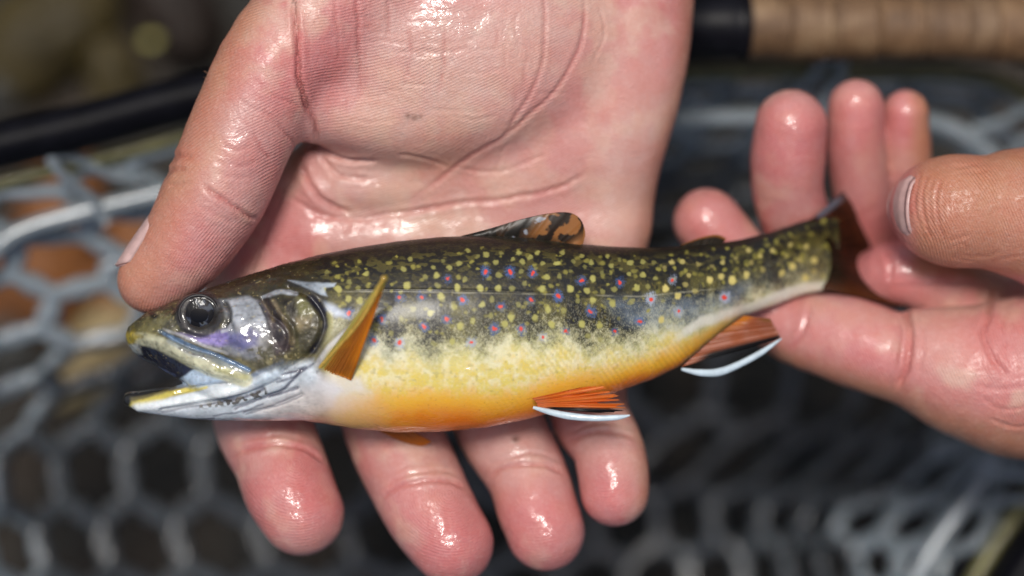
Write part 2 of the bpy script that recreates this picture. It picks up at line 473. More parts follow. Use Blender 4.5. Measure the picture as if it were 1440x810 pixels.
MS = {'rust': stone_material('rust_stone', (0.20, 0.075, 0.022)), 'tan': stone_material('tan_stone', (0.36, 0.27, 0.13)),
      'olive': stone_material('olive_stone', (0.050, 0.036, 0.010)), 'grey': stone_material('grey_stone', (0.07, 0.068, 0.06)),
      'dark': stone_material('dark_stone', (0.016, 0.009, 0.005))}
stones = [
 (80, 335, 150, 70, 60, 'rust', 'rust brown wet stone under the net edge beside the green brown frame'),
 (215, 345, 70, 60, 50, 'rust', 'small rust brown stone under the net behind the thumb'),
 (25, 400, 80, 50, 45, 'rust', 'flat rust brown stone under the open net cells'),
 (150, 405, 80, 35, 40, 'rust', 'long rust brown stone under the net below the thumbnail'),
 (140, 490, 110, 48, 45, 'tan', 'pale tan stone under the net beside the open fish mouth'),
 (20, 470, 50, 40, 40, 'grey', 'grey stone under the left side of the net wall'),
 (70, 40, 120, 75, 60, 'olive', 'olive brown stone lying beyond the black net frame'),
 (250, 20, 90, 60, 50, 'dark', 'dark brown stone beyond the net frame beside the wrist'),
 (20, 110, 70, 40, 45, 'grey', 'grey stone lying against the far side of the black net frame'),
 (160, 105, 70, 40, 40, 'olive', 'small olive stone lying close to the black net frame'),
 (1000, 15, 60, 40, 40, 'dark', 'dark stone under the black reel seat of the rod'),
 (1150, 110, 90, 30, 40, 'dark', 'dark stone below the cork rod handle'),
]
for k, (x, y, rx, ry, rz, m, lab) in enumerate(stones):
    tag(stone(x, y, rx, ry, rz, k + 1, MS[m]), lab, 'stone', 'stones on the stream bed')
leaf_m = plain('yellow_leaf', (0.42, 0.38, 0.10), 0.35, 0.4, (300, 0.25))
lx, ly, lz, ls = persp(213, 56, -ZG + 30)
uu, vv = np.meshgrid(np.linspace(-1, 1, 15), np.linspace(-1, 1, 9), indexing='ij')
wd = (1 - uu ** 2) * 0.8 + 0.02
LV = np.stack([lx + 17 * uu.ravel(), ly + 13 * (vv * wd).ravel(), lz + 6 * (uu ** 2).ravel() + 5 * np.abs(vv).ravel() * wd.ravel()], 1)
i, j = np.meshgrid(np.arange(14), np.arange(8), indexing='ij'); b0 = (i * 9 + j).ravel()
LF = np.stack([b0, b0 + 1, b0 + 10, b0 + 9], 1)
lf = make_mesh('fallen_leaf', np.vstack([LV, LV - [0, 0, 3]]), np.vstack([LF, LF[:, ::-1] + len(LV)]), leaf_m)
tag(lf, 'tiny yellow leaf on the stones beyond the net frame', 'leaf')

# ------------------------------------------------------------------ landing net
ZR = -440.0; ZB = -1120.0
rim_px = [(-110, 282), (0, 240), (150, 202), (300, 160), (520, 116), (760, 88), (1000, 74), (1250, 70), (1480, 90), (1620, 250), (1630, 500), (1530, 680), (1425, 830), (1330, 1020), (1150, 1230), (850, 1380), (450, 1350), (130, 1180), (-130, 880), (-190, 600), (-170, 380)]
RIM = curve([persp(x, y, ZR)[:2] for x, y in rim_px], 14, True)
CEN = np.array(persp(740, 700, ZR)[:2])
rel = RIM - CEN; ang_ = np.arctan2(rel[:, 1], rel[:, 0]); rad_ = np.hypot(rel[:, 0], rel[:, 1])
o_ = np.argsort(ang_); ang_ = ang_[o_]; rad_ = rad_[o_]
def bowl(a, b, inset=0.0):
    rho = np.hypot(a, b); th = np.arctan2(b, a)
    R = np.interp(th, ang_, rad_, period=2 * math.pi)
    q = np.clip(rho, 0, 1.0)
    f = np.sin(q * math.pi / 2) ** 0.92
    z = ZR - 50 + (ZB - ZR + 50) * np.cos(q * math.pi / 2) ** 0.85
    w = sstep(-0.05, -0.42, np.sin(th)) * (0.25 + 0.75 * sstep(0.1, -0.45, np.cos(th)))                       # on the far side the mesh lies as a loose shelf before it drops
    w = np.maximum(w, 0.55 * np.exp(-((th - 0.15) / 0.25) ** 2))
    qs = np.clip(q / 0.66, 0, 1); qo = np.clip((q - 0.66) / 0.34, 0, 1)
    zs = np.where(q < 0.66, ZR - 260 + (ZB - ZR + 260) * np.cos(qs * math.pi / 2) ** 0.8, ZR - 260 + 210 * qo ** 1.3)
    f = f * (1 - w) + (0.62 * np.sin(qs * math.pi / 2) + 0.38 * qo) * w; z = z * (1 - w) + zs * w
    wob = np.stack([a * 900, b * 900, a * 0], -1).reshape(-1, 3)
    z = z + (70 * (fbm(wob, 420, 4) - 0.5)).reshape(a.shape) * (1 - q ** 4)
    return np.stack([CEN[0] + np.cos(th) * R * f * 0.965, CEN[1] + np.sin(th) * R * f * 0.965, z], -1)

TILT = 0.12
def tilt(VF):                       # the frame leans down towards the rod
    V, F = VF; V = V.copy(); V[:, 2] -= TILT * (V[:, 0] - 150); return V, F
net = empty('landing_net', 700, 500, -ZG - 30)
tag(net, 'landing net with clear grey rubber mesh bag and black frame under the hands', 'net')
cells = []; collar = []
RD = 980.0; pitch = 106.0
for r_ in range(-13, 14):
    for c_ in range(-13, 14):
        cx = (c_ + 0.5 * (r_ % 2)) * pitch; cy = r_ * pitch * 0.866
        if math.hypot(cx, cy) > RD * 0.965: continue
        t = np.arange(24) / 24 * 2 * math.pi
        hexr = 0.5 * pitch / np.cos((t + math.pi / 6) % (math.pi / 3) - math.pi / 6) if False else 0.5 * pitch * (1 + 0.10 * np.cos(6 * (t - math.pi / 6)))
        px_, py_ = cx + hexr * 0.985 * np.cos(t), cy + hexr * 0.985 * np.sin(t)
        rr = np.hypot(px_, py_); k_ = np.minimum(1, RD * 0.995 / rr)
        P = bowl(px_ * k_ / RD, py_ * k_ / RD)
        near = math.hypot(cx, cy) > RD * 0.70
        (collar if near else cells).append(tube(P, 15 if near else 15, 8, True, (0.9, 1.2 if near else 1.7)))
V, F = tilt(merge(cells))
make_mesh('mesh_bag', V, F, M_rub, net)
make_mesh('mesh_collar', *tilt(merge(collar)), M_cord, net)
rt = np.linspace(-math.pi, math.pi, 260, endpoint=False)
rim3 = np.stack([CEN[0] + np.cos(rt) * np.interp(rt, ang_, rad_, period=2 * math.pi), CEN[1] + np.sin(rt) * np.interp(rt, ang_, rad_, period=2 * math.pi), np.full(rt.shape, ZR)], 1)
def ring_scaled(f, dz): 
    q = rim3.copy(); q[:, :2] = CEN + (q[:, :2] - CEN) * f; q[:, 2] += dz; return q
make_mesh('frame', *tilt(tube(ring_scaled(1.045, 20), 38, 14, True, (1.0, 1.25))), M_black, net)
make_mesh('wood_trim', *tilt(tube(ring_scaled(0.975, -34), 13, 10, True, (1.0, 1.6))), M_wood, net)
make_mesh('rim_cord', *tilt(tube(ring_scaled(0.87, -70), 15, 10, True)), M_cord, net)
for k in range(0, 260, 13):
    p = rim3[k, :2] - CEN; tdir = np.array([-p[1], p[0]]) / np.hypot(*p)
    pts = []
    for (f_, w_, dz) in ((0.872, -34, -68), (0.91, -20, -48), (0.965, -14, -6), (1.0, 0, 26), (0.965, 14, -6), (0.91, 20, -48), (0.872, 34, -68)):
        q = CEN + p * f_ + tdir * w_ * 1.25; pts.append((q[0], q[1], ZR + dz))
    make_mesh('loop', *tilt(tube(curve(pts, 5), 9.5, 8)), M_cord, net)

# ------------------------------------------------------------------ fly rod lying on the net frame
rod = empty('fishing_rod', 1240, 38, -500)
tag(rod, 'fishing rod with cork handle and black reel seat on the far net edge', 'fishing rod')
ZRD = -440.0
def rodpt(px_, slope=0.012): 
    return np.array(persp(px_, 38 + (px_ - 1240) * slope, ZRD - TILT * (px_ - 1240))[:3])
edges_px = [1047, 1102, 1160, 1228, 1292, 1352, 1392, 1440, 1495, 1550, 1610]
for k in range(len(edges_px) - 1):
    a_, b_ = rodpt(edges_px[k] - 0.2), rodpt(edges_px[k + 1] + 0.2)
    n_ = 8; t = np.linspace(0, 1, n_)
    path = a_ + (b_ - a_) * t[:, None]
    rr = 53 + 3 * math.sin(k * 1.3) - 0.9 * (np.abs(2 * t - 1) ** 8)
    make_mesh('cork_ring', *tube(path, rr, 28), M_cork, rod)
make_mesh('reel_seat', *tube(np.array([rodpt(q) for q in np.linspace(700, 1049, 20)]), 50 + 4 * (np.linspace(0, 1, 20) > 0.85), 24), M_seat, rod)
make_mesh('winding_check', *tube(np.array([rodpt(q) for q in (1043, 1045, 1047, 1049)]), 58, 24), M_seat, rod)
make_mesh('blank', *tube(np.array([rodpt(q) for q in np.linspace(1608, 2600, 20)]), np.linspace(26, 20, 20), 16), M_seat, rod)
make_mesh('butt_cap', *tube(np.array([rodpt(q) for q in (640, 660, 690, 702)]), [44, 56, 56, 56], 24), M_metal, rod)

# ------------------------------------------------------------------ hands
def proj(V):
    s = DC / (DC - V[:, 2]); return 720 + (V[:, 0] - 720) * s, 405 + (V[:, 1] - 405) * s

def chain_on(fd, pts, k0=0.5):
    f = fd.empty(); fd.chain(f, pts, 0.0); return f

def finish_hand(name, V, F, creases, regions, tanfn, wetpts, ridgefn, redpts, wrinkle_seed):
    V = relax(V, F, 3, 0.5)
    N = normals(V, F)
    if np.einsum('ij,ij->', V - V.mean(0), N) < 0: F = F[:, ::-1]; N = -N
    # soft flesh unevenness
    V = V + N * (3.2 * (fbm(V, 95, wrinkle_seed) - 0.5) + 1.6 * (fbm(V, 26, wrinkle_seed + 5) - 0.5))[:, None]
    u, v = proj(V); front = sstep(-0.15, 0.25, N[:, 2])
    uw = u + 8.0 * (fbm(V, 34, 11) - 0.5); vw = v + 8.0 * (fbm(V, 34, 17) - 0.5)
    red = np.zeros(len(V)); disp = np.zeros(len(V))
    for (path, w, dep, rd) in creases:
        w = w * 0.72; P = curve(path, 5); lo = P.min(0) - 40; hi = P.max(0) + 40
        m = np.nonzero((uw > lo[0]) & (uw < hi[0]) & (vw > lo[1]) & (vw < hi[1]) & (N[:, 2] > -0.2))[0]
        if len(m) == 0: continue
        d, t = dist_poly(uw[m], vw[m], P)
        tap = sstep(0, 0.14, t) * sstep(1, 0.86, t) * 0.85 + 0.15
        g = np.exp(-(d / w) ** 2) * tap
        rim = np.exp(-((d - 2.4 * w) / (1.4 * w)) ** 2) * tap
        disp[m] += front[m] * dep * (-g + 0.22 * rim); red[m] = np.maximum(red[m], rd * np.exp(-(d / (w * 0.8)) ** 2) * tap * front[m])
    V = V + N * disp[:, None]
    V = relax(V, F, 1, 0.15)
    # colour of the skin itself
    pink = lin(200, 160, 151); rosy = lin(200, 122, 121); tan = lin(184, 130, 100); cream = lin(214, 184, 166); dark = lin(172, 86, 84)
    n1 = fbm(V, 150, 21)[:, None]; n2 = fbm(V, 45, 33)[:, None]
    c = pink + (rosy - pink) * sstep(0.38, 0.68, n1) * 0.75
    c = c + (cream - c) * sstep(0.48, 0.68, n2) * 0.7
    n3 = fbm(V, 70, 77)[:, None]; c = c + (dark - c) * sstep(0.56, 0.72, n3) * 0.22
    for (x, y, r, amt, what) in redpts:
        g = amt * np.exp(-(((u - x) ** 2 + (v - y) ** 2) / r ** 2))[:, None]
        c = c + ({'r': rosy, 'c': cream, 't': tan, 'd': dark, 'b': lin(92, 56, 30)}[what] - c) * np.clip(g, 0, 1)
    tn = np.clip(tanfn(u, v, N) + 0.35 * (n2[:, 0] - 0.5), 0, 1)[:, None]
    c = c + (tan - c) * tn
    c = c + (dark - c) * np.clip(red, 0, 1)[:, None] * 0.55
    wet = np.full(len(V), 0.35)
    for (x, y, r, amt) in wetpts: wet = np.maximum(wet, amt * np.exp(-(((u - x) ** 2 + (v - y) ** 2) / r ** 2)))
    return V, F, c, wet, ridgefn(u, v)

# ---- the hand under the fish
fd = Field((120, -820, -400), (1080, 860, 80), 3.7)
palm = fd.empty()
for p in ([(725, -170, -160, 85), (430, 385, -185, 68)], [(765, -170, -160, 85), (562, 405, -190, 70)],
          [(815, -170, -160, 85), (705, 405, -188, 68)], [(915, -170, -150, 84), (838, 395, -172, 62)]):
    fd.chain(palm, p, 45)
fd.chain(palm, [(690, -230, -150, 125), (700, -760, -180, 150)], 60)
fd.chain(palm, [(850, -230, -150, 115), (880, -760, -180, 140)], 60)
fd.ell(palm, (838, 30, -128), (125, 230, 72), 50)
fd.chain(palm, [(452, 333, -158, 58), (600, 338, -160, 60), (760, 330, -160, 58), (862, 318, -158, 48)], 22)
fd.chain(palm, [(480, 225, -150, 52), (395, 310, -172, 62), (352, 420, -188, 66)], 30)
fd.ell(palm, (690, 205, -150), (190, 120, 66), 45)
thumb = chain_on(fd, [(700, -300, -120, 115), (535, -70, -66, 95), (403, 72, -28, 83), (345, 175, -22, 76), (303, 272, -20, 73), (258, 348, -24, 63), (214, 393, -30, 49)])
fd.ell(thumb, (612, 42, -72), (236, 176, 84), 38, -0.10)
fd.chain(thumb, [(450, 150, -56, 52), (590, 172, -72, 50), (690, 140, -76, 50)], 24)
lobe = chain_on(fd, [(455, 262, -128, 40), (520, 262, -128, 42), (620, 248, -135, 44)])
fd.chain(lobe, [(440, 232, -120, 24), (500, 238, -112, 26), (560, 240, -118, 26)], 8)
T = smin(palm, lobe, 14)
total = smin(T, thumb, 40)
fingers1 = [
 [(425, 395, -185, 66), (372, 520, -178, 68), (368, 585, -150, 69), (392, 645, -114, 64), (408, 690, -92, 64), (425, 722, -82, 60)],
 [(562, 405, -190, 68), (545, 530, -185, 70), (551, 600, -155, 69), (590, 690, -108, 66), (612, 730, -88, 64), (636, 764, -76, 59)],
 [(705, 405, -188, 66), (690, 530, -185, 66), (704, 600, -155, 63), (739, 665, -122, 57), (754, 710, -104, 57), (767, 747, -94, 56)],
 [(838, 395, -172, 58), (825, 530, -175, 56), (830, 585, -150, 55), (853, 625, -114, 50), (862, 662, -96, 50), (864, 693, -88, 48)]]
for p in fingers1: total = np.minimum(total, smin(T, chain_on(fd, p), 22))
V, F = fd.mesh(total); del palm, thumb, lobe, T, total

cre1 = [([(412, -10), (418, 60), (423, 111), (438, 165), (448, 200)], 4.5, 7, 0.9),
 ([(501, -10), (504, 50), (509, 139)], 3.2, 3.0, 0.9), ([(543, -10), (546, 30), (545, 61)], 3, 2, 0.5), ([(573, 40), (576, 80), (570, 122)], 3, 2, 0.6),
 ([(625, 40), (624, 90), (618, 132)], 3, 2.4, 0.8), ([(470, 0), (474, 40), (478, 90)], 2.6, 1.6, 0.4),
 ([(819, -10), (820, 48), (806, 88), (772, 138), (711, 188), (646, 231), (570, 286)], 3.6, 2.6, 0.8),
 ([(763, -10), (766, 65), (746, 130), (707, 190)], 3.2, 2.4, 0.6),
 ([(560, 300), (646, 286), (767, 271), (822, 244)], 3.8, 3.4, 0.6),
 ([(401, 275), (451, 301), (495, 309), (560, 300), (650, 287)], 3.6, 3.4, 0.4),
 ([(421, 214), (440, 206), (470, 218), (500, 227), (530, 226)], 4, 8, 0.6), ([(426, 236), (436, 262), (460, 286), (495, 302)], 4.5, 7, 0.7),
 ([(450, 214), (466, 238), (490, 250), (520, 252)], 3.4, 5, 0.4), ([(560, 215), (600, 222), (630, 236)], 3, 2.5, 0.2),
 ([(286, 262), (303, 275), (323, 287), (345, 301), (362, 310)], 4, 5, 1.0), ([(276, 288), (300, 300), (330, 316)], 3, 1.6, 0.3),
 ([(352, 188), (366, 206), (381, 224)], 3, 2.4, 0.7), ([(373, 158), (395, 180), (420, 210)], 3, 2.6, 0.5), ([(355, 110), (385, 135), (425, 150)], 3, 2, 0.35),
 ([(330, 130), (350, 150), (390, 165)], 2.6, 1.5, 0.3), ([(230, 250), (240, 240), (262, 238)], 4, 4, 0.3), ([(240, 228), (250, 218), (270, 220)], 4, 4, 0.3), ([(236, 262), (250, 262), (268, 258)], 3.5, 3, 0.3),
 ([(310, 200), (330, 210), (352, 208)], 2.6, 1.8, 0.2), ([(318, 225), (338, 232), (362, 226)], 2.6, 1.8, 0.2), ([(300, 240), (326, 250), (352, 248)], 2.6, 1.8, 0.2),
 ([(324, 646), (356, 630), (396, 625), (431, 633), (455, 648)], 3.6, 4, 0.9), ([(322, 628), (352, 617), (392, 612), (430, 620)], 3, 2, 0.25),
 ([(533, 706), (556, 686), (591, 677), (627, 677), (656, 686)], 3.6, 4, 0.9), ([(540, 688), (570, 668), (610, 662), (644, 668)], 3, 2, 0.25),
 ([(687, 673), (707, 659), (738, 652), (769, 654), (793, 665)], 3.6, 4, 0.9), ([(690, 655), (715, 643), (745, 638), (780, 644)], 3, 2, 0.25),
 ([(796, 624), (822, 610), (858, 608), (895, 616)], 3.6, 3.6, 0.8), ([(800, 608), (830, 597), (870, 597)], 3, 2, 0.2),
 ([(640, 235), (700, 240), (770, 215)], 3, 1.6, 0.2), ([(690, 250), (696, 236), (712, 200)], 2.6, 1.6, 0.2), ([(840, 10), (850, 50), (830, 90)], 2.6, 1.5, 0.25)]
for k in range(26):                # fine cross lines on the thenar pad and palm
    x0, y0 = random.uniform(470, 760), random.uniform(5, 185)
    ln = random.uniform(30, 80)
    cre1.append(([(x0, y0), (x0 + ln * .5, y0 + random.uniform(-3, 5)), (x0 + ln, y0 + random.uniform(-6, 6))], 2.2, 1.1, 0.0))
for k in range(10):
    x0, y0 = random.uniform(470, 780), random.uniform(0, 120)
    cre1.append(([(x0, y0), (x0 + random.uniform(-3, 4), y0 + 20), (x0 + random.uniform(-5, 5), y0 + random.uniform(35, 70))], 2.2, 1.2, 0.25))
tips = [(213, 392), (425, 722), (640, 764), (765, 747), (857, 693)]
def ridge1(u, v):
    base = 0.30 * u + 0.95 * v + 26 * np.sin(u / 120.0)
    r = base
    th = (u < np.interp(v, [-400, 0, 60, 111, 172, 205, 225, 450], [412, 413, 419, 424, 441, 450, 418, 330])) & (v < 450)
    r = np.where(th, np.hypot(u - 520, v - 520), r)
    fing = v > 560
    ds = [dist_poly(u, v, [(q[0], q[1]) for q in p[1:]])[0] for p in fingers1]; best = np.argmin(ds, 0)
    for k, (x, y) in enumerate(tips[1:]):
        m = fing & (best == k); r = np.where(m, np.hypot(u - x + 8, v - y + 70), r)
    return r
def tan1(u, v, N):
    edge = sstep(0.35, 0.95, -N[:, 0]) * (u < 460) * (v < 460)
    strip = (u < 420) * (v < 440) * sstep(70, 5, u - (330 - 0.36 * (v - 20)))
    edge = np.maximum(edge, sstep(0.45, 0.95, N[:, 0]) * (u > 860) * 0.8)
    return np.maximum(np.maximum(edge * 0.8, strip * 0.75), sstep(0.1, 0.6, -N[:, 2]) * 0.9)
red1 = [(430, 700, 60, 0.95, 'r'), (640, 745, 70, 0.95, 'r'), (762, 735, 60, 0.95, 'r'), (860, 690, 50, 0.95, 'r'), (430, 715, 40, 0.25, 'd'), (645, 760, 40, 0.25, 'd'), (765, 750, 36, 0.25, 'd'), (250, 350, 90, 0.55, 'r'), (380, 200, 80, 0.35, 'r'),
        (470, 120, 60, 0.5, 'r'), (760, 90, 60, 0.4, 'r'), (800, 200, 120, 0.35, 'r'), (890, 150, 120, 0.4, 'c'), (650, 130, 90, 0.45, 'c'), (560, 220, 80, 0.4, 'c'), (880, 320, 70, 0.5, 'c'),
        (750, 40, 60, 0.35, 'c'), (620, 225, 60, 0.35, 't'), (410, 350, 80, 0.45, 'r'), (725, 618, 5, 0.9, 'b'), (574, 163, 4, 0.8, 'b'), (583, 165, 4, 0.8, 'b'), (591, 164, 3, 0.7, 'b')]
wet1 = [(430, 715, 70, 1), (640, 755, 80, 1), (765, 740, 70, 1), (858, 690, 60, 1), (640, 20, 70, 1.0), (740, 60, 50, 0.9), (340, 225, 70, 0.85), (560, 300, 70, 1), (470, 310, 60, 1),
        (430, 350, 70, 0.9), (370, 610, 60, 0.8), (560, 640, 70, 0.9), (720, 640, 60, 0.8), (520, 250, 60, 0.7), (650, 300, 60, 0.7), (640, 100, 80, 0.7)]
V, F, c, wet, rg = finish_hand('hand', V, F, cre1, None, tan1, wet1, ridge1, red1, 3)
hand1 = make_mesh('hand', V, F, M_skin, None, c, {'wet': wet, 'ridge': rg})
tag(hand1, 'open wet hand, palm up under the fish, with thumb behind its head', 'hand', 'hands holding the fish')

def nail(parent, base, tip, R, up, width=62, ext=6):
    """curved plate over the back of a fingertip; base and tip are points on the finger's axis (layout units), up points out of the nail"""
    A = np.array(base, float); B = np.array(tip, float); ax = B - A; L = np.linalg.norm(ax); ax /= L
    up = np.array(up, float); up -= ax * (up @ ax); up /= np.linalg.norm(up); sd = np.cross(ax, up)
    nu, nv = 17, 15; th = np.radians(np.linspace(-width, width, nu)); tt = np.linspace(0, 1, nv)
    out = []
    for off in (0.4, -4.5):
        T_, H = np.meshgrid(tt, th, indexing='ij')
        hn = H / th.max(); rad = R * (1 + off / R) * (1 - 0.10 * T_ ** 2) - 4.5 * (1 - sstep(0, 0.22, T_)) - 3.5 * sstep(0.75, 1.0, np.abs(hn))
        l0 = 0.20 * hn ** 2; l1 = 1 - 0.22 * hn ** 2; ln = (L + ext) * (l0 + (l1 - l0) * T_)
        P = A + ax * ln[..., None] + (np.cos(H) * rad)[..., None] * up + (np.sin(H) * rad)[..., None] * sd
        out.append(P.reshape(-1, 3))
    i, j = np.meshgrid(np.arange(nv - 1), np.arange(nu - 1), indexing='ij'); b0 = (i * nu + j).ravel()
    F1 = np.stack([b0, b0 + 1, b0 + nu + 1, b0 + nu], 1); n_ = nu * nv
    rimi = np.concatenate([np.arange(nu), np.arange(1, nv) * nu + nu - 1, (nv - 1) * nu + np.arange(nu - 2, -1, -1), np.arange(nv - 2, 0, -1) * nu])
    F2 = np.stack([rimi, rimi + n_, np.roll(rimi, -1) + n_, np.roll(rimi, -1)], 1)
    Fa = np.vstack([F1, F1[:, ::-1] + n_, F2[:, ::-1]])
    return make_mesh('fingernail', np.vstack(out), Fa, M_nail, parent)

def PP(x, y, z): return np.array(persp(x, y, z)[:3])
nail(hand1, PP(270, 322, -22), PP(214, 393, -30), 59.5, (-0.80, -0.42, 0.10), 40, 16)
for p in fingers1:
    a_, b_ = p[-2], p[-1]
    nail(hand1, PP(*a_[:3]), PP(*b_[:3]) + (PP(*b_[:3]) - PP(*a_[:3])) * 0.75, a_[3] - 2, (-0.45, 0.2, -1), 44, 10)

# a few short hairs along the back edge of the thumb
hm_ = plain('fine_hair', tuple(lin(150, 110, 84)), 0.5)
hs = []
for k in range(34):
    t = random.random(); x0, y0 = 303 - 38 * t + random.uniform(2, 16), 90 + 130 * t
    l_ = random.uniform(8, 17); a_ = random.uniform(-0.5, 0.9)
    P = np.array([(x0 + 8, y0 + 3, -30), (x0 - l_ * 0.4, y0 - l_ * 0.2 * a_, -22), (x0 - l_, y0 - l_ * 0.7 * a_, -20)])
    hs.append(tube(curve(np.array([PP(*q) for q in P]), 3), [0.35] * 6 + [0.15], 4))
tag(make_mesh('hair', *merge(hs), hm_, hand1), kind='stuff')

# ---- the hand gripping the tail
fd = Field((900, 80, -460), (2200, 820, 100), 3.9)
palm = fd.empty()
fd.chain(palm, [(1430, 532, -140, 106), (1600, 520, -170, 150), (1850, 520, -215, 160), (2130, 530, -225, 160)], 30)
fd.chain(palm, [(1680, 440, -270, 110), (1840, 460, -240, 150)], 60)
idx2 = chain_on(fd, [(994, 312, -205, 48), (1040, 370, -205, 48), (1100, 452, -190, 48), (1190, 478, -155, 62), (1262, 503, -138, 62), (1300, 506, -132, 74), (1362, 522, -130, 94), (1430, 532, -140, 106)])
thumb = chain_on(fd, [(1316, 293, -62, 66), (1342, 296, -52, 80), (1392, 298, -55, 80), (1440, 300, -60, 92), (1500, 315, -70, 104), (1700, 400, -120, 140)])
mid2 = chain_on(fd, [(1112, 176, -150, 50), (1108, 225, -170, 53), (1112, 285, -205, 50), (1150, 372, -270, 50), (1212, 402, -255, 46), (1266, 384, -196, 46), (1325, 408, -205, 46), (1400, 445, -260, 60), (1500, 470, -290, 90), (1640, 500, -230, 110)])
rin2 = chain_on(fd, [(1204, 151, -190, 40), (1203, 200, -210, 43), (1210, 262, -245, 42), (1224, 330, -305, 40), (1290, 395, -335, 38), (1400, 440, -350, 48), (1600, 480, -250, 100)])
pin2 = chain_on(fd, [(1273, 159, -225, 33), (1272, 200, -245, 36), (1278, 255, -275, 37), (1310, 325, -330, 34), (1400, 395, -360, 40), (1600, 460, -260, 95)])
total = smin(smin(palm, idx2, 26), thumb, 16)
for g in (mid2, rin2, pin2): total = np.minimum(total, smin(palm, g, 22))
V, F = fd.mesh(total); del palm, idx2, thumb, mid2, rin2, pin2, total
cre2 = [([(1244, 352), (1252, 372), (1250, 398)], 4, 4, 0.4), ([(1138, 426), (1134, 452), (1124, 474), (1112, 490)], 4, 3, 0.6), ([(1270, 432), (1277, 455), (1279, 485), (1274, 520), (1262, 545)], 5.5, 8, 0.7),
        ([(1262, 450), (1266, 480), (1260, 515)], 3, 2, 0.3), ([(1292, 440), (1298, 480), (1292, 530)], 3, 2, 0.2),
        ([(1400, 405), (1390, 440), (1384, 472), (1396, 505), (1418, 530)], 5, 6, 0.6), ([(1420, 420), (1410, 470), (1425, 520)], 3, 2, 0.3),
        ([(1380, 560), (1410, 575), (1450, 570)], 3, 1.8, 0.1), ([(1390, 590), (1420, 600), (1450, 596)], 3, 1.8, 0.1), ([(1370, 540), (1400, 548), (1450, 542)], 3, 1.8, 0.1)]
for k in range(7):
    x0 = 1290 + k * 9; cre2.append(([(x0 + 6, 242 + 3 * k), (x0 - 3, 275), (x0 + 2, 310), (x0 + 14, 340)], 3.0, 2.6 if k in (1, 3) else 1.5, 0.4 if k in (1, 3) else 0.15))
for k in range(14):
    x0, y0 = random.uniform(1330, 1430), random.uniform(225, 370)
    cre2.append(([(x0, y0), (x0 + 14, y0 + random.uniform(-8, 8)), (x0 + 34, y0 + random.uniform(-12, 12))], 2.4, 1.2, 0.1))
tips2 = [(994, 312), (1112, 177), (1204, 152), (1273, 160)]
def ridge2(u, v): return np.where(v > 400, 0.9 * u - 0.3 * v + 14 * np.sin(v / 60), np.hypot(u - 1180, v - 400))
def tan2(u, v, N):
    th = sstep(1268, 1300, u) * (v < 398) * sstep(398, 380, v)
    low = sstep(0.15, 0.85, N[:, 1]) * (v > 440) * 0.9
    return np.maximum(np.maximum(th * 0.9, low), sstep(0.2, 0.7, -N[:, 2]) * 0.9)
red2 = [(1112, 230, 90, 0.25, 'd'), (1205, 200, 70, 0.25, 'd'), (1273, 200, 60, 0.3, 'd'), (1250, 350, 90, 0.3, 'd'), (1112, 190, 60, 0.9, 'r'), (1205, 165, 50, 0.9, 'r'), (1273, 170, 40, 0.9, 'r'), (990, 310, 60, 0.8, 'r'), (1110, 460, 60, 0.6, 'r'), (1200, 500, 80, 0.6, 'r'), (1340, 480, 70, 0.4, 'c'),
        (1215, 320, 70, 0.8, 'r'), (1270, 380, 60, 0.8, 'r'), (1390, 470, 50, 0.5, 'r')]
wet2 = [(1112, 190, 70, 1), (1205, 165, 55, 1), (1273, 170, 50, 1), (995, 305, 60, 1), (1120, 450, 50, 0.8), (1270, 500, 50, 0.7), (1262, 375, 50, 1)]
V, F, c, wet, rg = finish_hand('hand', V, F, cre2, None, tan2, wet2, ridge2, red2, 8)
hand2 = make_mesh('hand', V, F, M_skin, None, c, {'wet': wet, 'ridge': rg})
tag(hand2, 'hand pinching the tail of the fish between thumb and curled fingers', 'hand', 'hands holding the fish')
nail(hand2, PP(1338, 292, -8), PP(1308, 292, -95), 71.5, (-0.95, -0.03, 0.2), 40, 0)
# ------------------------------------------------------------------ the trout
prof = np.array([  # x, top, bottom, half thickness, z of the middle
 (176, 468, 480, 6, -6), (180, 461, 488, 14, -5), (188, 452, 496, 24, -4), (200, 442, 505, 33, -3), (220, 433, 516, 43, -2), (246, 423, 531, 51, 0), (275, 413, 546, 58, 0), (310, 400, 566, 64, 0), (345, 388, 580, 70, 0),
 (400, 371, 588, 77, 0), (450, 358, 595, 82, 0), (500, 348, 603, 86, 0), (560, 339, 608, 88, 0), (620, 333, 607, 88, 0), (680, 331, 602, 86, -2), (740, 334, 590, 81, -6), (800, 341, 574, 74, -13), (860, 346, 555, 66, -24),
 (920, 348, 535, 57, -38), (960, 346, 516, 50, -52), (1000, 342, 484, 43, -68), (1050, 335, 447, 36, -92), (1100, 322, 431, 29, -118), (1150, 305, 414, 20, -148), (1185, 297, 409, 12, -170), (1205, 301, 405, 6, -182)], float)
xs = np.arange(150, 1230, 1.0)
def tab(c):
    y = np.interp(xs, prof[:, 0], prof[:, c]); k = np.exp(-np.linspace(-2, 2, 19) ** 2); k /= k.sum()
    sm = np.convolve(np.pad(y, 9, 'edge'), k, 'valid'); w = sstep(200, 260, xs)
    return y * (1 - w) + sm * w
TOP, BOT, WID, ZC = tab(1), tab(2), tab(3), tab(4)
fd = Field((160, 270, -200), (1222, 625, 110), 2.9)
X, Y, Z = np.meshgrid(*[q.astype(np.float32) for q in fd.ax], indexing='ij', sparse=True)
ix = np.clip((fd.ax[0] - 150).astype(int), 0, len(xs) - 1)
def colx(a): return a[ix].astype(np.float32)[:, None, None]
hh = colx((BOT - TOP) / 2); yc = colx((BOT + TOP) / 2); ww = colx(WID); zc = colx(ZC)
sp = 1 + 0 * X
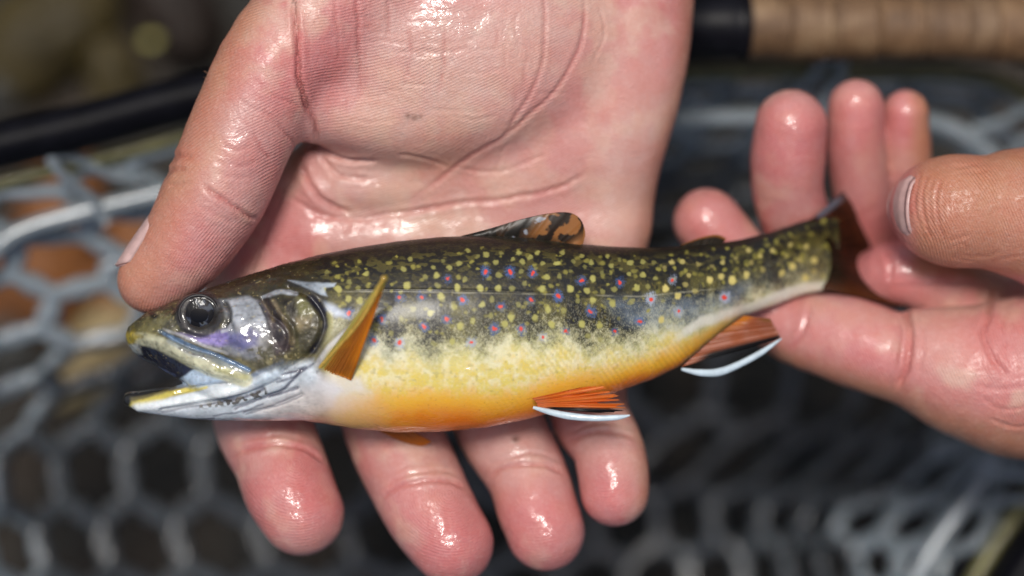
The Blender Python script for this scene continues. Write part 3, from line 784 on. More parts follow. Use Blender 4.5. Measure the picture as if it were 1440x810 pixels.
qy = np.abs(Y - yc) / hh; qz = np.abs(Z - zc) / ww
q = (qy ** 2.15 + qz ** 2.15) ** (1 / 2.15)
g1 = np.sqrt((qy / hh) ** 2 + (qz / ww) ** 2) / np.maximum(q, 1e-3)
f = ((q - 1) / np.maximum(g1, 1e-3)).astype(np.float32)
f = np.where((X < 176) , np.maximum(f, 176 - X + 2), f).astype(np.float32)
f = np.where(X > 1205, np.maximum(f, X - 1205), f).astype(np.float32)
# lower jaw, maxilla, gill cover and cheek
fd.chain(f, [(182, 562, 4, 10), (205, 565, 8, 15), (235, 565, 12, 20), (280, 563, 14, 27), (330, 560, 12, 32), (400, 548, 6, 44)], 6)
fd.chain(f, [(182, 560, -6, 9), (230, 562, -14, 17), (300, 562, -16, 26), (380, 552, -10, 36)], 4)
fd.chain(f, [(190, 470, 20, 9), (210, 474, 33, 9), (240, 487, 45, 11), (275, 503, 53, 13), (310, 518, 57, 13), (342, 530, 58, 9)], 4)
fd.chain(f, [(262, 520, 26, 12), (285, 536, 38, 16), (320, 548, 44, 16)], 8)
fd.ell(f, (424, 450, 34), (38, 48, 42), 30, 0.2)
fd.ell(f, (350, 470, 42), (50, 40, 34), 14, 0.2)
fd.ell(f, (279, 441, 42), (33, 30, 16), 6)
# eye socket
def carve(c, r, k):
    X0, Y0, Z0, s = persp(*c)
    d = np.sqrt((X - X0) ** 2 + (Y - Y0) ** 2 + (Z - Z0) ** 2) - r
    return -smin(-f, d, k)
f = carve((279, 441, 66), 24, 4).astype(np.float32)
V, F = fd.mesh(f); del f, q, qy, qz, g1
V = relax(V, F, 3, 0.5)
V, F = subdivide(V, F); V = relax(V, F, 2, 0.5)
N = normals(V, F)
if np.einsum('ij,ij->', V - V.mean(0), N) < 0: F = F[:, ::-1]; N = -N
def uvmap(V):
    """photograph pixel of a point of the fish, the same for both of its sides"""
    zc_ = np.interp(V[:, 0], xs, ZC); z = zc_ + np.abs(V[:, 2] - zc_); s = DC / (DC - z)
    return 720 + (V[:, 0] - 720) * s, 405 + (V[:, 1] - 405) * s
u, v = uvmap(V)
# relief: grooves and ridges of the head, (path, width, height)
relief = [([(368, 420), (378, 440), (396, 455), (406, 470), (402, 492)], 4, -4), ([(380, 418), (394, 440), (412, 460), (414, 482)], 4, 3),
 ([(405, 404), (436, 418), (455, 445), (453, 470), (436, 498), (400, 522)], 4.5, -5), ([(400, 412), (428, 416), (446, 440), (446, 466), (430, 492)], 5, 1.5),
 ([(228, 577), (285, 567), (340, 558), (392, 536)], 3.5, -4.5), ([(195, 574), (260, 566), (330, 551), (385, 524)], 6, 3),
 ([(246, 553), (290, 542), (325, 540)], 3, -3), ([(226, 466), (262, 486), (305, 500), (350, 521)], 2.6, -4), ([(330, 574), (372, 560), (418, 546)], 3, -3), ([(345, 582), (385, 572), (424, 556)], 3, -2.5),
 ([(377, 558), (400, 548), (424, 522)], 3, -3), ([(398, 525), (412, 522), (430, 517)], 2.6, -3), ([(250, 464), (280, 474), (310, 476), (326, 466), (322, 452)], 3, -2.5), ([(315, 425), (322, 441), (316, 460)], 3, -3),
 ([(440, 520), (452, 500), (470, 478), (505, 452)], 4, -2.5), ([(500, 407), (700, 409), (900, 418), (1050, 400)], 1.3, 1.0)]
for (path, w, hgt) in relief:
    P = curve(path, 5); d, t = dist_poly(u, v, P); V = V + N * (hgt * np.exp(-(d / w) ** 2))[:, None]
V = V + N * ((3.2 * (fbm(V, 22, 3) - 0.5) + 1.6 * (fbm(V, 9, 13) - 0.5)) * sstep(480, 430, u) * (1 - 0.75 * sstep(520, 545, v)))[:, None]
N = normals(V, F); u, v = uvmap(V)

# ---- pigment
Vn = np.stack([V[:, 0], V[:, 1], np.abs(V[:, 2] - np.interp(V[:, 0], xs, ZC))], 1)
wu = u + 9 * (fbm(Vn, 26, 41) - 0.5); wv = v + 9 * (fbm(Vn, 26, 47) - 0.5)
white_n = rng.random(len(V))[:, None]; fine_n = vnoise(Vn, 3.2, 60)[:, None]; mid_n = fbm(Vn, 12, 63)[:, None]; big_n = fbm(Vn, 60, 66)[:, None]
def mixc(c, k, a): a = np.clip(a, 0, 1); a = a[:, None] if a.ndim == 1 else a; return c + (np.asarray(k) - c) * a
C = np.tile(lin(27, 25, 13), (len(V), 1))
C = mixc(C, lin(92, 84, 36), sstep(0.46, 0.70, mid_n) * 0.5)
C = mixc(C, lin(112, 100, 44), sstep(0.62, 0.8, fine_n) * 0.55)
ver = 0.5 - fbm(np.stack([u * 0.75, v * 1.7, 0 * u], 1), 8, 71, 2)          # worm marks of the back
hrel = (v - np.interp(u, xs, TOP)) / np.interp(u, xs, BOT - TOP)
back = sstep(0.34, 0.1, hrel)
C = mixc(C, lin(20, 16, 12), back * 0.8)
C = mixc(C, lin(118, 108, 48), back * sstep(-0.06, -0.14, ver) * sstep(0.03, 0.12, hrel) * 0.38)
bars = sstep(0.5, 0.72, vnoise(np.stack([u, 0.25 * v, 0 * u], 1), 46, 75))[:, None]   # faint parr bars
C = mixc(C, lin(126, 118, 58), bars * 0.35 * sstep(0.3, 0.5, hrel)[:, None])
C = mixc(C, lin(52, 58, 62), sstep(0.45, 0.75, big_n) * 0.45 * sstep(0.42, 0.55, hrel)[:, None])
# light flank
fl = np.interp(u, [430, 520, 560, 640, 700, 760, 850, 900, 940, 1000, 1050, 1100, 1150, 1210], [462, 482, 484, 486, 478, 470, 480, 470, 452, 440, 424, 404, 398, 404])
barx = np.array([(548, 17), (606, 20), (684, 22), (752, 20), (822, 17), (888, 20), (972, 17), (1040, 16), (1096, 15)], float)
bar = np.zeros(len(V))
for bx_, bw_ in barx: bar = np.maximum(bar, np.exp(-((wu + 0.35 * (fl - wv) * (bx_ > 700) - bx_) / bw_) ** 2))
fl = fl + 15 * bar - 5
barm = bar * sstep(75, 40, np.abs(wv - fl + 45)) * (0.6 + 0.4 * mid_n[:, 0])
C = mixc(C, lin(17, 19, 22), barm * 0.85)
C = mixc(C, lin(112, 106, 52), (1 - bar) * sstep(45, 5, np.abs(wv - fl + 30)) * 0.4 * sstep(0.35, 0.6, mid_n[:, 0]))
tfl = sstep(-28, 28, wv - fl + 18 * (fine_n[:, 0] - 0.5) + 16 * (mid_n[:, 0] - 0.5) + 14 * (white_n[:, 0] - 0.5))
C = mixc(C, lin(206, 200, 140), tfl)
C = mixc(C, lin(198, 204, 196), tfl * sstep(36, 8, np.abs(wv - fl - 8)) * 0.6 * sstep(640, 520, u))
C = mixc(C, lin(226, 202, 96), tfl * sstep(4, 46, wv - fl) * 0.9)
C = mixc(C, lin(240, 234, 204), tfl * sstep(0.40, 0.66, mid_n[:, 0]) * 0.5)
C = mixc(C, lin(222, 190, 84), tfl * sstep(0.4, 0.8, vnoise(Vn, 6, 151)) * 0.4 * sstep(0, 30, wv - fl))
C = mixc(C, lin(246, 242, 226), tfl * sstep(0.45, 0.9, vnoise(Vn, 3.4, 153)) * 0.2)
C = mixc(C, lin(150, 140, 84), tfl * sstep(0.72, 0.9, vnoise(Vn, 5, 157)) * 0.4)
# grey blue patch above the anal fin
gp_ = sd_polygon(wu, wv, [(858, 428), (900, 424), (950, 426), (1010, 420), (1052, 400), (1020, 440), (985, 446), (960, 462), (925, 462), (885, 452)])
C = mixc(C, lin(128, 142, 156), sstep(18, -12, gp_) * 0.55 * (0.6 + 0.4 * sstep(0.35, 0.6, mid_n[:, 0])))
C = mixc(C, lin(226, 222, 206), sstep(7, -3, np.abs(wv - np.interp(u, [950, 985, 1060, 1120, 1170], [478, 452, 432, 408, 402])) - 5) * sstep(940, 970, u) * 0.85)
C = mixc(C, lin(206, 172, 80), sstep(14, 0, np.abs(v - np.interp(u, [900, 960, 1000, 1050], [470, 490, 468, 446]))) * sstep(920, 970, u) * sstep(1060, 1030, u) * 0.6)
# orange belly
ob = np.interp(u, [380, 440, 480, 520, 600, 680, 740, 800, 860, 920, 960, 1000, 1045], [614, 580, 564, 552, 549, 553, 549, 532, 519, 502, 487, 468, 451])
to = sstep(-16, 16, wv - ob + 18 * (mid_n[:, 0] - 0.5)) * sstep(405, 590, wu + 40 * (mid_n[:, 0] - 0.5) + 30 * (big_n[:, 0] - 0.5)) * sstep(1060, 1030, u)
C = mixc(C, lin(236, 174, 44), to)
C = mixc(C, lin(226, 114, 8), sstep(8, 44, wv - ob + 16 * (big_n[:, 0] - 0.5)) * sstep(440, 640, wu + 50 * (mid_n[:, 0] - 0.5)) * sstep(1060, 1030, u))
C = mixc(C, lin(214, 96, 12), sstep(770, 900, u) * sstep(14, 30, wv - ob) * sstep(1060, 1030, u) * 0.8)
C = mixc(C, lin(150, 84, 24), to * sstep(0.80, 0.95, vnoise(Vn, 3.5, 181)) * 0.3)
# fine speckle of the scales
spk = sstep(0.60, 0.95, white_n[:, 0])
C = mixc(C, lin(190, 186, 160), spk * 0.26 * sstep(0.28, 0.45, hrel) * (1 - to * 0.8) * sstep(470, 520, u))
C = mixc(C, lin(24, 22, 14), sstep(0.75, 1.0, rng.random(len(V))) * 0.30 * sstep(12, -20, wv - fl))
diag = np.sin((u * 0.80 - v * 0.60) / 1.15 + 4 * fbm(Vn, 70, 90))                    # oblique scale rows
C = C * (1 + 0.07 * diag * sstep(0.4, 0.6, fbm(Vn, 50, 93)) * sstep(0.45, 0.6, hrel) * sstep(640, 800, u))[:, None]
C = mixc(C, lin(196, 190, 160), sstep(1.6, 0.4, np.abs(v - np.interp(u, [480, 740, 900, 1050], [410, 413, 417, 402]))) * 0.32 * sstep(0.3,0.6,vnoise(Vn, 14, 161)) * sstep(470, 500, u) * sstep(1050, 960, u))

def zz(lst, x0, y0, s): return [(x0 + a_ / s, y0 + b_ / s) for a_, b_ in lst]
yellow = zz([(68,306),(322,278),(366,212),(465,330),(345,390),(693,240),(732,345),(835,405),(955,405),(1045,410),(1132,375),(1250,410),(1285,330),(1365,325),(1347,238),(1250,240),(1215,170),(1095,170),(1170,200),(975,170),(820,195),(875,180),(750,155),(590,222),(630,268),(518,265),(28,490),(572,460),(850,515),(385,545),(308,612),(503,572),(785,625),(1090,518),(1290,548),(1200,602),(1395,565),(1315,650),(1000,645),(905,590),(525,775),(645,765),(660,530),(235,710),(705,660),(540,320),(550,390),(680,400),(940,235),(960,320),(1110,295),(1120,230),(1055,212),(910,480),(1040,603),(1385,165),(225,540)], 500, 320, 4.763)
yellow += zz([(203,238),(75,170),(315,220),(390,265),(435,235),(370,185),(295,290),(295,410),(545,190),(625,218),(697,238),(570,260),(505,300),(635,280),(688,312),(783,230),(855,235),(783,318),(870,340),(930,265),(975,235),(1045,228),(1155,245),(1245,260),(1315,235),(1088,322),(1065,382),(1228,352),(1305,328),(1135,428),(930,410),(742,405),(590,412),(513,428),(445,345),(405,422),(343,490),(448,485),(575,510),(712,495),(370,645),(490,655),(415,727),(497,752),(905,615),(1385,352),(815,395),(1015,458)], 740, 320, 4.763)
yellow += zz([(328,415),(250,465),(225,603),(315,570),(345,490),(420,535),(480,420),(538,560),(563,450),(605,515),(592,380),(652,475),(692,390),(740,475),(740,550),(800,575),(690,590),(405,450)], 980, 260, 4.5)
yellow += zz([(1090,120),(1258,32),(1195,310),(860,20),(820,190),(1075,285),(660,30),(1180,180),(980,190)], 340, 380, 7.2)
redsp = zz([(615,340),(868,295),(1033,297),(1187,300),(295,467),(437,463),(718,486),(178,614),(456,663),(608,610),(975,527),(1172,485),(1356,461),(930,676),(1108,683),(1255,735),(1408,695),(122,757),(296,772),(778,769)], 500, 320, 4.763)
redsp += zz([(370,355),(630,369),(980,350),(838,477),(432,562),(758,630),(1018,563),(595,697),(1330,467)], 740, 320, 4.763) + [(490, 440)]
jit = 5.0 * (fbm(Vn, 6, 101) - 0.5); jit2 = 5.0 * (fbm(Vn, 6, 105) - 0.5)
fr = np.random.default_rng(5)
for k in range(230):
    x = fr.uniform(470, 1170); t_, b_ = np.interp(x, xs, TOP), np.interp(x, xs, BOT); y = t_ + (b_ - t_) * fr.uniform(0.06, 0.5)
    m = np.nonzero((np.abs(u - x) < 9) & (np.abs(v - y) < 9))[0]; rr_ = fr.uniform(1.6, 3.4)
    d = np.hypot((u[m] + jit[m] - x) / (rr_ * fr.uniform(0.8, 1.6)), (v[m] + jit2[m] - y) / rr_)
    C[m] = mixc(C[m], lin(150, 142, 64), sstep(1.3, 0.5, d) * fr.uniform(0.35, 0.85))
for k, (x, y) in enumerate(yellow):
    m = np.nonzero((np.abs(u - x) < 14) & (np.abs(v - y) < 14))[0]
    up_ = y < np.interp(x, xs, TOP) + 45
    big = (k * 37 % 10) / 10
    rx = (3.7 + 1.5 * big) * (0.85 if up_ else 1); ry = (4.0 + 1.6 * big) * (0.72 if up_ else 1)
    d = np.hypot((u[m] + jit[m] - x) / rx, (v[m] + jit2[m] - y) / ry)
    amt = (0.95 if big > 0.35 else 0.62) * (0.7 if up_ else 1)
    light = lin(168, 162, 88) if x < 930 else lin(200, 184, 108)
    C[m] = mixc(C[m], light * (0.75 + 0.4 * big), sstep(1.25, 0.6, d) * amt)
for k, (x, y) in enumerate(redsp):
    m = np.nonzero((np.abs(u - x) < 18) & (np.abs(v - y) < 18))[0]
    d = np.hypot((u[m] + jit[m] * 1.5 - x) / 1.0, (v[m] + jit2[m] * 1.5 - y) / 1.08)
    ks = (k * 53 % 11) / 11; halo = sstep(7.5 + 2.2 * ks, 3.5 + 1.5 * ks, d + 5 * (white_n[m, 0] - 0.5)) * (0.35 + 0.35 * ks)
    hc = lin(74, 104, 160) if y < np.interp(x, xs, TOP) + 135 and x < 900 else lin(176, 186, 206)
    C[m] = mixc(C[m], hc, halo); C[m] = mixc(C[m], lin(222, 66, 40), sstep(3.0 + 1.0 * ks, 1.4 + 0.8 * ks, d))

# ---- head pigment
hd = sstep(462, 440, wu - 0.10 * (v - 450))
C = mixc(C, mixc(np.tile(lin(66, 60, 34), (len(V), 1)), lin(112, 104, 62), sstep(0.45, 0.7, mid_n)), hd * sstep(430, 445, wv + (wu - 300) * 0.05) * 0.9)
C = mixc(C, lin(58, 50, 20), hd * sstep(446, 430, wv + (300 - wu) * 0.25) * 0.75)
def poly(pts, c, soft=4, amt=1.0, warp=1.0):
    global C
    x_ = u + (wu - u) * warp; y_ = v + (wv - v) * warp
    p = np.array(pts, float); m = np.nonzero((x_ > p[:, 0].min() - 20) & (x_ < p[:, 0].max() + 20) & (y_ > p[:, 1].min() - 20) & (y_ < p[:, 1].max() + 20))[0]
    C[m] = mixc(C[m], c, sstep(soft, -soft, sd_polygon(x_[m], y_[m], p)) * amt)
def stroke(pts, w, c, amt=1.0, soft=0.6, warp=0.6, end=None):
    global C
    x_ = u + (wu - u) * warp; y_ = v + (wv - v) * warp
    P = curve(pts, 5); m = np.nonzero((x_ > P[:, 0].min() - 25) & (x_ < P[:, 0].max() + 25) & (y_ > P[:, 1].min() - 25) & (y_ < P[:, 1].max() + 25))[0]
    d, t = dist_poly(x_[m], y_[m], P); ww_ = w + ((end if end is not None else w) - w) * t
    C[m] = mixc(C[m], c, sstep(ww_ * (1 + soft), ww_ * (1 - soft), d) * amt)
def speck(pts, c, dens, amt, soft=3):
    global C
    s_ = sd_polygon(u, v, pts); C = mixc(C, c, sstep(soft, -soft, s_) * sstep(1 - dens, 1 - dens + 0.12, vnoise(Vn, 4.2, 111)) * amt)
# cheek, silver and violet; the palest patch also paints in a wet sky reflection
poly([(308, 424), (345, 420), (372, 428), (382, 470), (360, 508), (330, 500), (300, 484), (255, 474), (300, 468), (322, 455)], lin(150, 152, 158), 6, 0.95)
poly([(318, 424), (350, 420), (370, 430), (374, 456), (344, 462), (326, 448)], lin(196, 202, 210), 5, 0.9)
poly([(248, 468), (290, 470), (318, 462), (330, 478), (312, 486), (280, 480)], lin(158, 140, 206), 4, 0.9)
poly([(318, 468), (352, 466), (362, 484), (340, 492), (322, 484)], lin(104, 104, 160), 7, 0.8)
poly([(352, 470), (382, 470), (386, 500), (362, 506), (350, 490)], lin(176, 172, 164), 8, 0.6)
speck([(345, 490), (420, 480), (420, 512), (372, 520)], lin(84, 78, 44), 0.55, 0.85)
speck([(345, 490), (420, 480), (420, 512), (372, 520)], lin(196, 180, 128), 0.28, 0.8)
# gill cover
poly([(366, 424), (385, 424), (408, 456), (412, 490), (388, 500), (380, 470)], lin(92, 76, 78), 5, 0.9)
stroke([(384, 424), (396, 444), (408, 462), (410, 482)], 4, lin(170, 150, 112), 0.8)
stroke([(372, 426), (380, 438), (384, 452)], 3, lin(150, 128, 82), 0.6)
poly([(392, 416), (428, 414), (446, 436), (446, 466), (424, 490), (410, 470), (398, 440)], lin(96, 88, 50), 5, 0.9)
poly([(418, 416), (434, 422), (442, 440), (432, 452), (420, 440)], lin(150, 146, 70), 5, 0.9)
poly([(396, 418), (412, 418), (418, 440), (404, 440)], lin(50, 40, 22), 4, 0.85)
poly([(412, 448), (434, 444), (436, 460), (420, 466)], lin(186, 164, 112), 5, 0.8)
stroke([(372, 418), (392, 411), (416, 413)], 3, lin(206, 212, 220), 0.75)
stroke([(438, 420), (452, 436), (458, 456), (452, 476), (440, 492)], 5.5, lin(34, 34, 56), 0.9)
stroke([(462, 440), (464, 462), (456, 484)], 4, lin(176, 170, 108), 0.6)
stroke([(404, 398), (430, 404), (446, 414), (456, 426)], 3.6, lin(30, 26, 18), 0.8)
poly([(404, 394), (430, 396), (452, 397), (472, 398), (470, 403), (455, 404), (460, 416), (452, 414), (434, 406)], lin(182, 194, 206), 2, 0.85, 0.5)  # blue-white flash: sky reflection on the wet head, painted in
poly([(456, 424), (470, 430), (484, 440), (490, 448), (470, 446), (458, 436)], lin(196, 206, 222), 5, 0.75)  # lower end of the painted sky reflection
poly([(450, 470), (500, 450), (512, 462), (470, 505), (446, 512)], lin(132, 126, 92), 7, 0.6)
stroke([(446, 512), (462, 488), (484, 468), (506, 450)], 4, lin(200, 200, 204), 0.7)
# throat and breast
poly([(182, 575), (230, 560), (300, 540), (345, 532), (395, 512), (440, 505), (452, 535), (480, 545), (470, 572), (430, 592), (360, 592), (270, 596), (200, 585)], lin(206, 214, 220), 6, 0.95)
poly([(360, 580), (425, 545), (470, 546), (520, 560), (470, 590), (400, 596)], lin(228, 212, 200), 14, 0.7)
poly([(430, 585), (480, 566), (530, 566), (540, 612), (440, 604)], lin(228, 172, 116), 26, 0.6)
poly([(446, 522), (505, 532), (520, 552), (470, 556), (440, 545)], lin(222, 216, 214), 8, 0.7)
for p_, w_, a_ in (([(228, 577), (285, 567), (340, 558), (370, 548)], 3.6, 0.8), ([(330, 574), (372, 560), (418, 546)], 1.8, 0.7), ([(345, 582), (385, 572), (424, 556)], 1.4, 0.5), ([(377, 558), (400, 546), (424, 520)], 2, 0.7),
                   ([(398, 525), (412, 522), (430, 517)], 2.2, 0.8), ([(390, 536), (412, 530), (440, 512)], 1.8, 0.6), ([(300, 584), (340, 578), (370, 570)], 1.4, 0.5), ([(246, 590), (275, 591), (300, 588)], 1.6, 0.6)):
    stroke(p_, w_, lin(66, 62, 84), a_)
speck([(280, 563), (345, 552), (372, 545), (378, 556), (330, 570), (280, 574)], lin(60, 52, 40), 0.5, 0.9)
speck([(280, 563), (345, 552), (372, 545), (378, 556), (330, 570), (280, 574)], lin(120, 112, 100), 0.3, 0.3)
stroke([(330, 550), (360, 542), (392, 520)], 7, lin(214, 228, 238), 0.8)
stroke([(345, 533), (372, 522), (398, 508)], 3, lin(120, 140, 170), 0.6)
# lower jaw
stroke([(186, 570), (215, 562), (250, 552), (290, 544)], 5, lin(206, 190, 84), 0.95, end=3)
stroke([(192, 574), (240, 568), (300, 556), (350, 545)], 7, lin(232, 238, 238), 0.9)
stroke([(240, 548), (275, 541), (318, 536)], 2.4, lin(96, 92, 92), 0.7)
stroke([(182, 556), (205, 552), (240, 543), (262, 532)], 3.4, lin(24, 26, 34), 0.95)
poly([(168, 552), (182, 552), (184, 566), (180, 578), (168, 575)], lin(20, 18, 12), 3, 1.0, 0.3)
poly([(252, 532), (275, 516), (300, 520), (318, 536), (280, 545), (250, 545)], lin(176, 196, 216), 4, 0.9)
# upper jaw and mouth roof
poly([(176, 482), (196, 482), (228, 488), (276, 516), (262, 528), (248, 536), (205, 512), (182, 498)], lin(26, 28, 48), 2.5, 1.0, 0.3)
stroke([(186, 497), (214, 513), (246, 529)], 2.2, lin(86, 98, 134), 0.6)
stroke([(196, 476), (222, 482), (255, 498), (295, 518), (345, 534)], 9, lin(214, 212, 178), 0.95, 0.3, 0.3, end=10)
stroke([(240, 480), (270, 495), (310, 508), (346, 522)], 4.5, lin(150, 160, 160), 0.75)
stroke([(252, 490), (276, 498), (298, 504)], 1.6, lin(92, 86, 84), 0.6)
stroke([(226, 466), (262, 484), (305, 499), (350, 520)], 3.0, lin(112, 142, 178), 0.9)
stroke([(230, 463), (256, 472), (290, 486), (320, 496)], 2.2, lin(206, 206, 206), 0.6)
stroke([(305, 518), (330, 526), (346, 530)], 4, lin(196, 192, 130), 0.7)
poly([(172, 470), (186, 466), (196, 474), (188, 484), (174, 486)], lin(190, 168, 60), 3, 0.9, 0.4)
poly([(180, 486), (196, 484), (200, 498), (184, 498)], lin(190, 196, 190), 3, 0.7)
stroke([(214, 442), (218, 444)], 4.5, lin(12, 12, 12), 0.95)
poly([(190, 462), (214, 452), (232, 462), (222, 476), (196, 474)], lin(120, 112, 52), 6, 0.6)
stroke([(186, 462), (192, 470), (200, 474)], 3, lin(140, 124, 40), 0.6)
stroke([(318, 428), (324, 440), (322, 452)], 4, lin(40, 34, 26), 0.8)
stroke([(376, 424), (388, 446), (392, 476)], 5, lin(56, 46, 50), 0.75)
stroke([(366, 428), (374, 448), (380, 470)], 1.6, lin(36, 32, 36), 0.8)
stroke([(356, 512), (376, 518), (400, 508)], 6, lin(70, 66, 44), 0.6)
stroke([(398, 424), (410, 436), (414, 456)], 4, lin(44, 34, 20), 0.7)
poly([(330, 470), (352, 462), (366, 470), (360, 486), (338, 488)], lin(120, 118, 168), 5, 0.7)
stroke([(312, 466), (322, 462), (325, 454)], 2, lin(206, 208, 214), 0.8)
# eye surround
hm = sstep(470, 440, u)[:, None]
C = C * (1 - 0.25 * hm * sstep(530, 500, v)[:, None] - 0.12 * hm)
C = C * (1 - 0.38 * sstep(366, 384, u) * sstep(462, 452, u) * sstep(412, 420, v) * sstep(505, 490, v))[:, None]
hm = hm * (1 - 0.6 * sstep(522, 545, v))[:, None]
C = C * (1 + hm * (1.3 * (fbm(Vn, 14, 121)[:, None] - 0.5) + 0.4 * (vnoise(Vn, 4, 125)[:, None] - 0.5)))
C = mixc(C, lin(46, 40, 40), hm[:, 0] * sstep(0.72, 0.88, vnoise(Vn, 4.5, 131)) * 0.35)
C = mixc(C, lin(196, 178, 120), hm[:, 0] * sstep(0.78, 0.95, vnoise(Vn, 3.6, 137)) * 0.3 * sstep(520, 500, v))
ed = np.hypot(u - 280, v - 441); C = mixc(C, lin(44, 40, 40), sstep(37, 31, ed) * 0.9)
gloss = np.clip(0.8 * sstep(470, 430, u) + (0.55 + 0.45 * sstep(0.44, 0.54, fbm(Vn, 34, 171))) * sstep(0.55, 0.68, hrel) + 0.0 * big_n[:, 0], 0.12, 1)

gloss = gloss * (1 - 0.6 * sstep(386, 398, u) * sstep(470, 455, u) * sstep(520, 500, v))
trout = empty('brook_trout', 640, 480, -86)
tag(trout, 'brook trout with yellow and red spots, orange belly and open mouth', 'fish')
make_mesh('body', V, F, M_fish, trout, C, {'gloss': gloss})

# ---- eyes
def eyeball(side):
    n_ = NT('fish_eye_near' if side > 0 else 'fish_eye_far')
    n_.set(Base_Color=n_.ramp(n_.noise(430, 2, 0.5, dist=0.4), [(0.47, (0.005, 0.005, 0.007)), (0.50, (0.015, 0.018, 0.035)), (0.525, (0.045, 0.055, 0.075)), (0.59, (0.07, 0.08, 0.09)), (0.615, (0.008, 0.007, 0.007))]), Roughness=0.35, Specular_IOR_Level=0.08, Coat_Weight=0.2, Coat_Roughness=0.03,
           Coat_Normal=n_.bump(n_.noise(330, 2, 0.5, dist=1.0), 0.5, 5e-4))
    X0, Y0, Z0, s = persp(280, 441, 46); Z0 *= side
    nu, nv = 40, 16; th = np.arange(nu) / nu * 2 * math.pi; r = np.linspace(0.03, 1, nv)
    def dome(R, hgt, lift, RR=None):
        RR = RR or R
        T_, R_ = np.meshgrid(th, r, indexing='ij')
        P = np.stack([X0 + R * R_ * np.cos(T_), Y0 + R * R_ * np.sin(T_), Z0 + side * (lift + hgt * np.sqrt(np.clip(1 - (R_ * 0.97 * R / RR) ** 2, 0, 1)))], -1).reshape(-1, 3)
        i, j = np.meshgrid(np.arange(nu), np.arange(nv - 1), indexing='ij'); i = i.ravel(); j = j.ravel(); i2 = (i + 1) % nu
        Fq = np.stack([i * nv + j, i2 * nv + j, i2 * nv + j + 1, i * nv + j + 1], 1)
        for q_ in range(nu // 2 - 1): Fq = np.vstack([Fq, [[(nu - 1 - q_) * nv, (nu - 2 - q_) * nv, (q_ + 1) * nv, q_ * nv]]])
        return P, (Fq[:, ::-1] if side > 0 else Fq)
    e_ = make_mesh('eye', *dome(25, 5.0, 2.0), n_.m, trout)
    M_pup = plain('fish_pupil_%d' % (side + 1), (0.002, 0.003, 0.006), 0.1, 0.2, None, None, 0.0, 0.05)
    P, Fq = dome(10.5, 5.5, 3.0, 26); P = (P - [X0, Y0, 0]) * [1.18, 0.95, 1] + [X0 + 1, Y0 + 2, 0]; make_mesh('pupil', P, Fq, M_pup, e_)
    rp = np.stack([X0 + 27 * np.cos(th), Y0 + 25.5 * np.sin(th), np.full(nu, Z0 + side * 4.5)], 1)
    make_mesh('eye_rim', *tube(rp, 2.6, 8, True), plain('eye_rim_%d' % (side + 1), tuple(lin(26, 22, 24)), 0.5, 0.0, (500, 0.3)), e_)
eyeball(1); eyeball(-1)

# ---- fins: a ruled sheet between a root line and a margin line, with rays standing proud
def fin(name, root, margin, colfn, nray=14, thick=2.0, ray=1.3, nu=90, nv=36, bow=0.0, fray=0.0, parent=None, side=1):
    A = curve(root, 10); B = curve(margin, 10)
    def res(P, n_):
        l = np.concatenate([[0], np.cumsum(np.linalg.norm(np.diff(P, axis=0), axis=1))]); l /= l[-1]
        return np.stack([np.interp(np.linspace(0, 1, n_), l, P[:, c]) for c in range(3)], 1)
    A, B = res(A, nu), res(B, nu); t = np.linspace(0, 1, nv); s_ = np.linspace(0, 1, nu)
    ph = np.cos((s_ + 0.35 / nray * np.sin(s_ * 23 + nray) + 0.2 / nray * np.sin(s_ * 51)) * nray * 2 * math.pi)
    B = A + (B - A) * (1 - fray * (0.5 - 0.5 * ph) * (0.6 + 0.4 * np.sin(s_ * 47)))[:, None]
    P = A[:, None] * (1 - t)[None, :, None] + B[:, None] * t[None, :, None]
    P[..., 2] += bow * np.sin(t * math.pi)[None]
    rz = thick * (1 - 0.6 * t)[None] + ray * (ph[:, None] > -2) * (0.5 + 0.5 * ph)[:, None] * (1 - 0.4 * t)[None]
    Q = np.stack([persp_arr(P[..., 0], P[..., 1], P[..., 2])[k] for k in range(3)], -1)
    U = Q.copy(); U[..., 2] += rz; D_ = Q.copy(); D_[..., 2] -= rz
    n_ = nu * nv; i, j = np.meshgrid(np.arange(nu - 1), np.arange(nv - 1), indexing='ij'); b0 = (i * nv + j).ravel()
    F1 = np.stack([b0, b0 + 1, b0 + nv + 1, b0 + nv], 1)
    rimi = np.concatenate([np.arange(nv), np.arange(1, nu) * nv + nv - 1, (nu - 1) * nv + np.arange(nv - 2, -1, -1), np.arange(nu - 2, 0, -1) * nv])
    F2 = np.stack([rimi, rimi + n_, np.roll(rimi, -1) + n_, np.roll(rimi, -1)], 1)
    V_ = np.vstack([U.reshape(-1, 3), D_.reshape(-1, 3)]); F_ = np.vstack([F1, F1[:, ::-1] + n_, F2[:, ::-1]])
    N_ = normals(V_, F_)
    if N_[:n_, 2].mean() < 0: F_ = F_[:, ::-1]
    Sg, Tg = np.meshgrid(s_, t, indexing='ij')
    cc = colfn(Sg.ravel(), Tg.ravel(), P[..., 0].ravel(), P[..., 1].ravel(), (0.5 + 0.5 * ph[:, None] + 0 * Tg).ravel())
    return make_mesh(name, V_, F_, M_fin, parent or trout, np.vstack([cc, cc]))
def persp_arr(x, y, z):
    s = (DC - z) / DC; return 720 + (x - 720) * s, 405 + (y - 405) * s, z
def nz(x, y, sc_, sd): return fbm(np.stack([x, y, 0 * x], 1), sc_, sd)

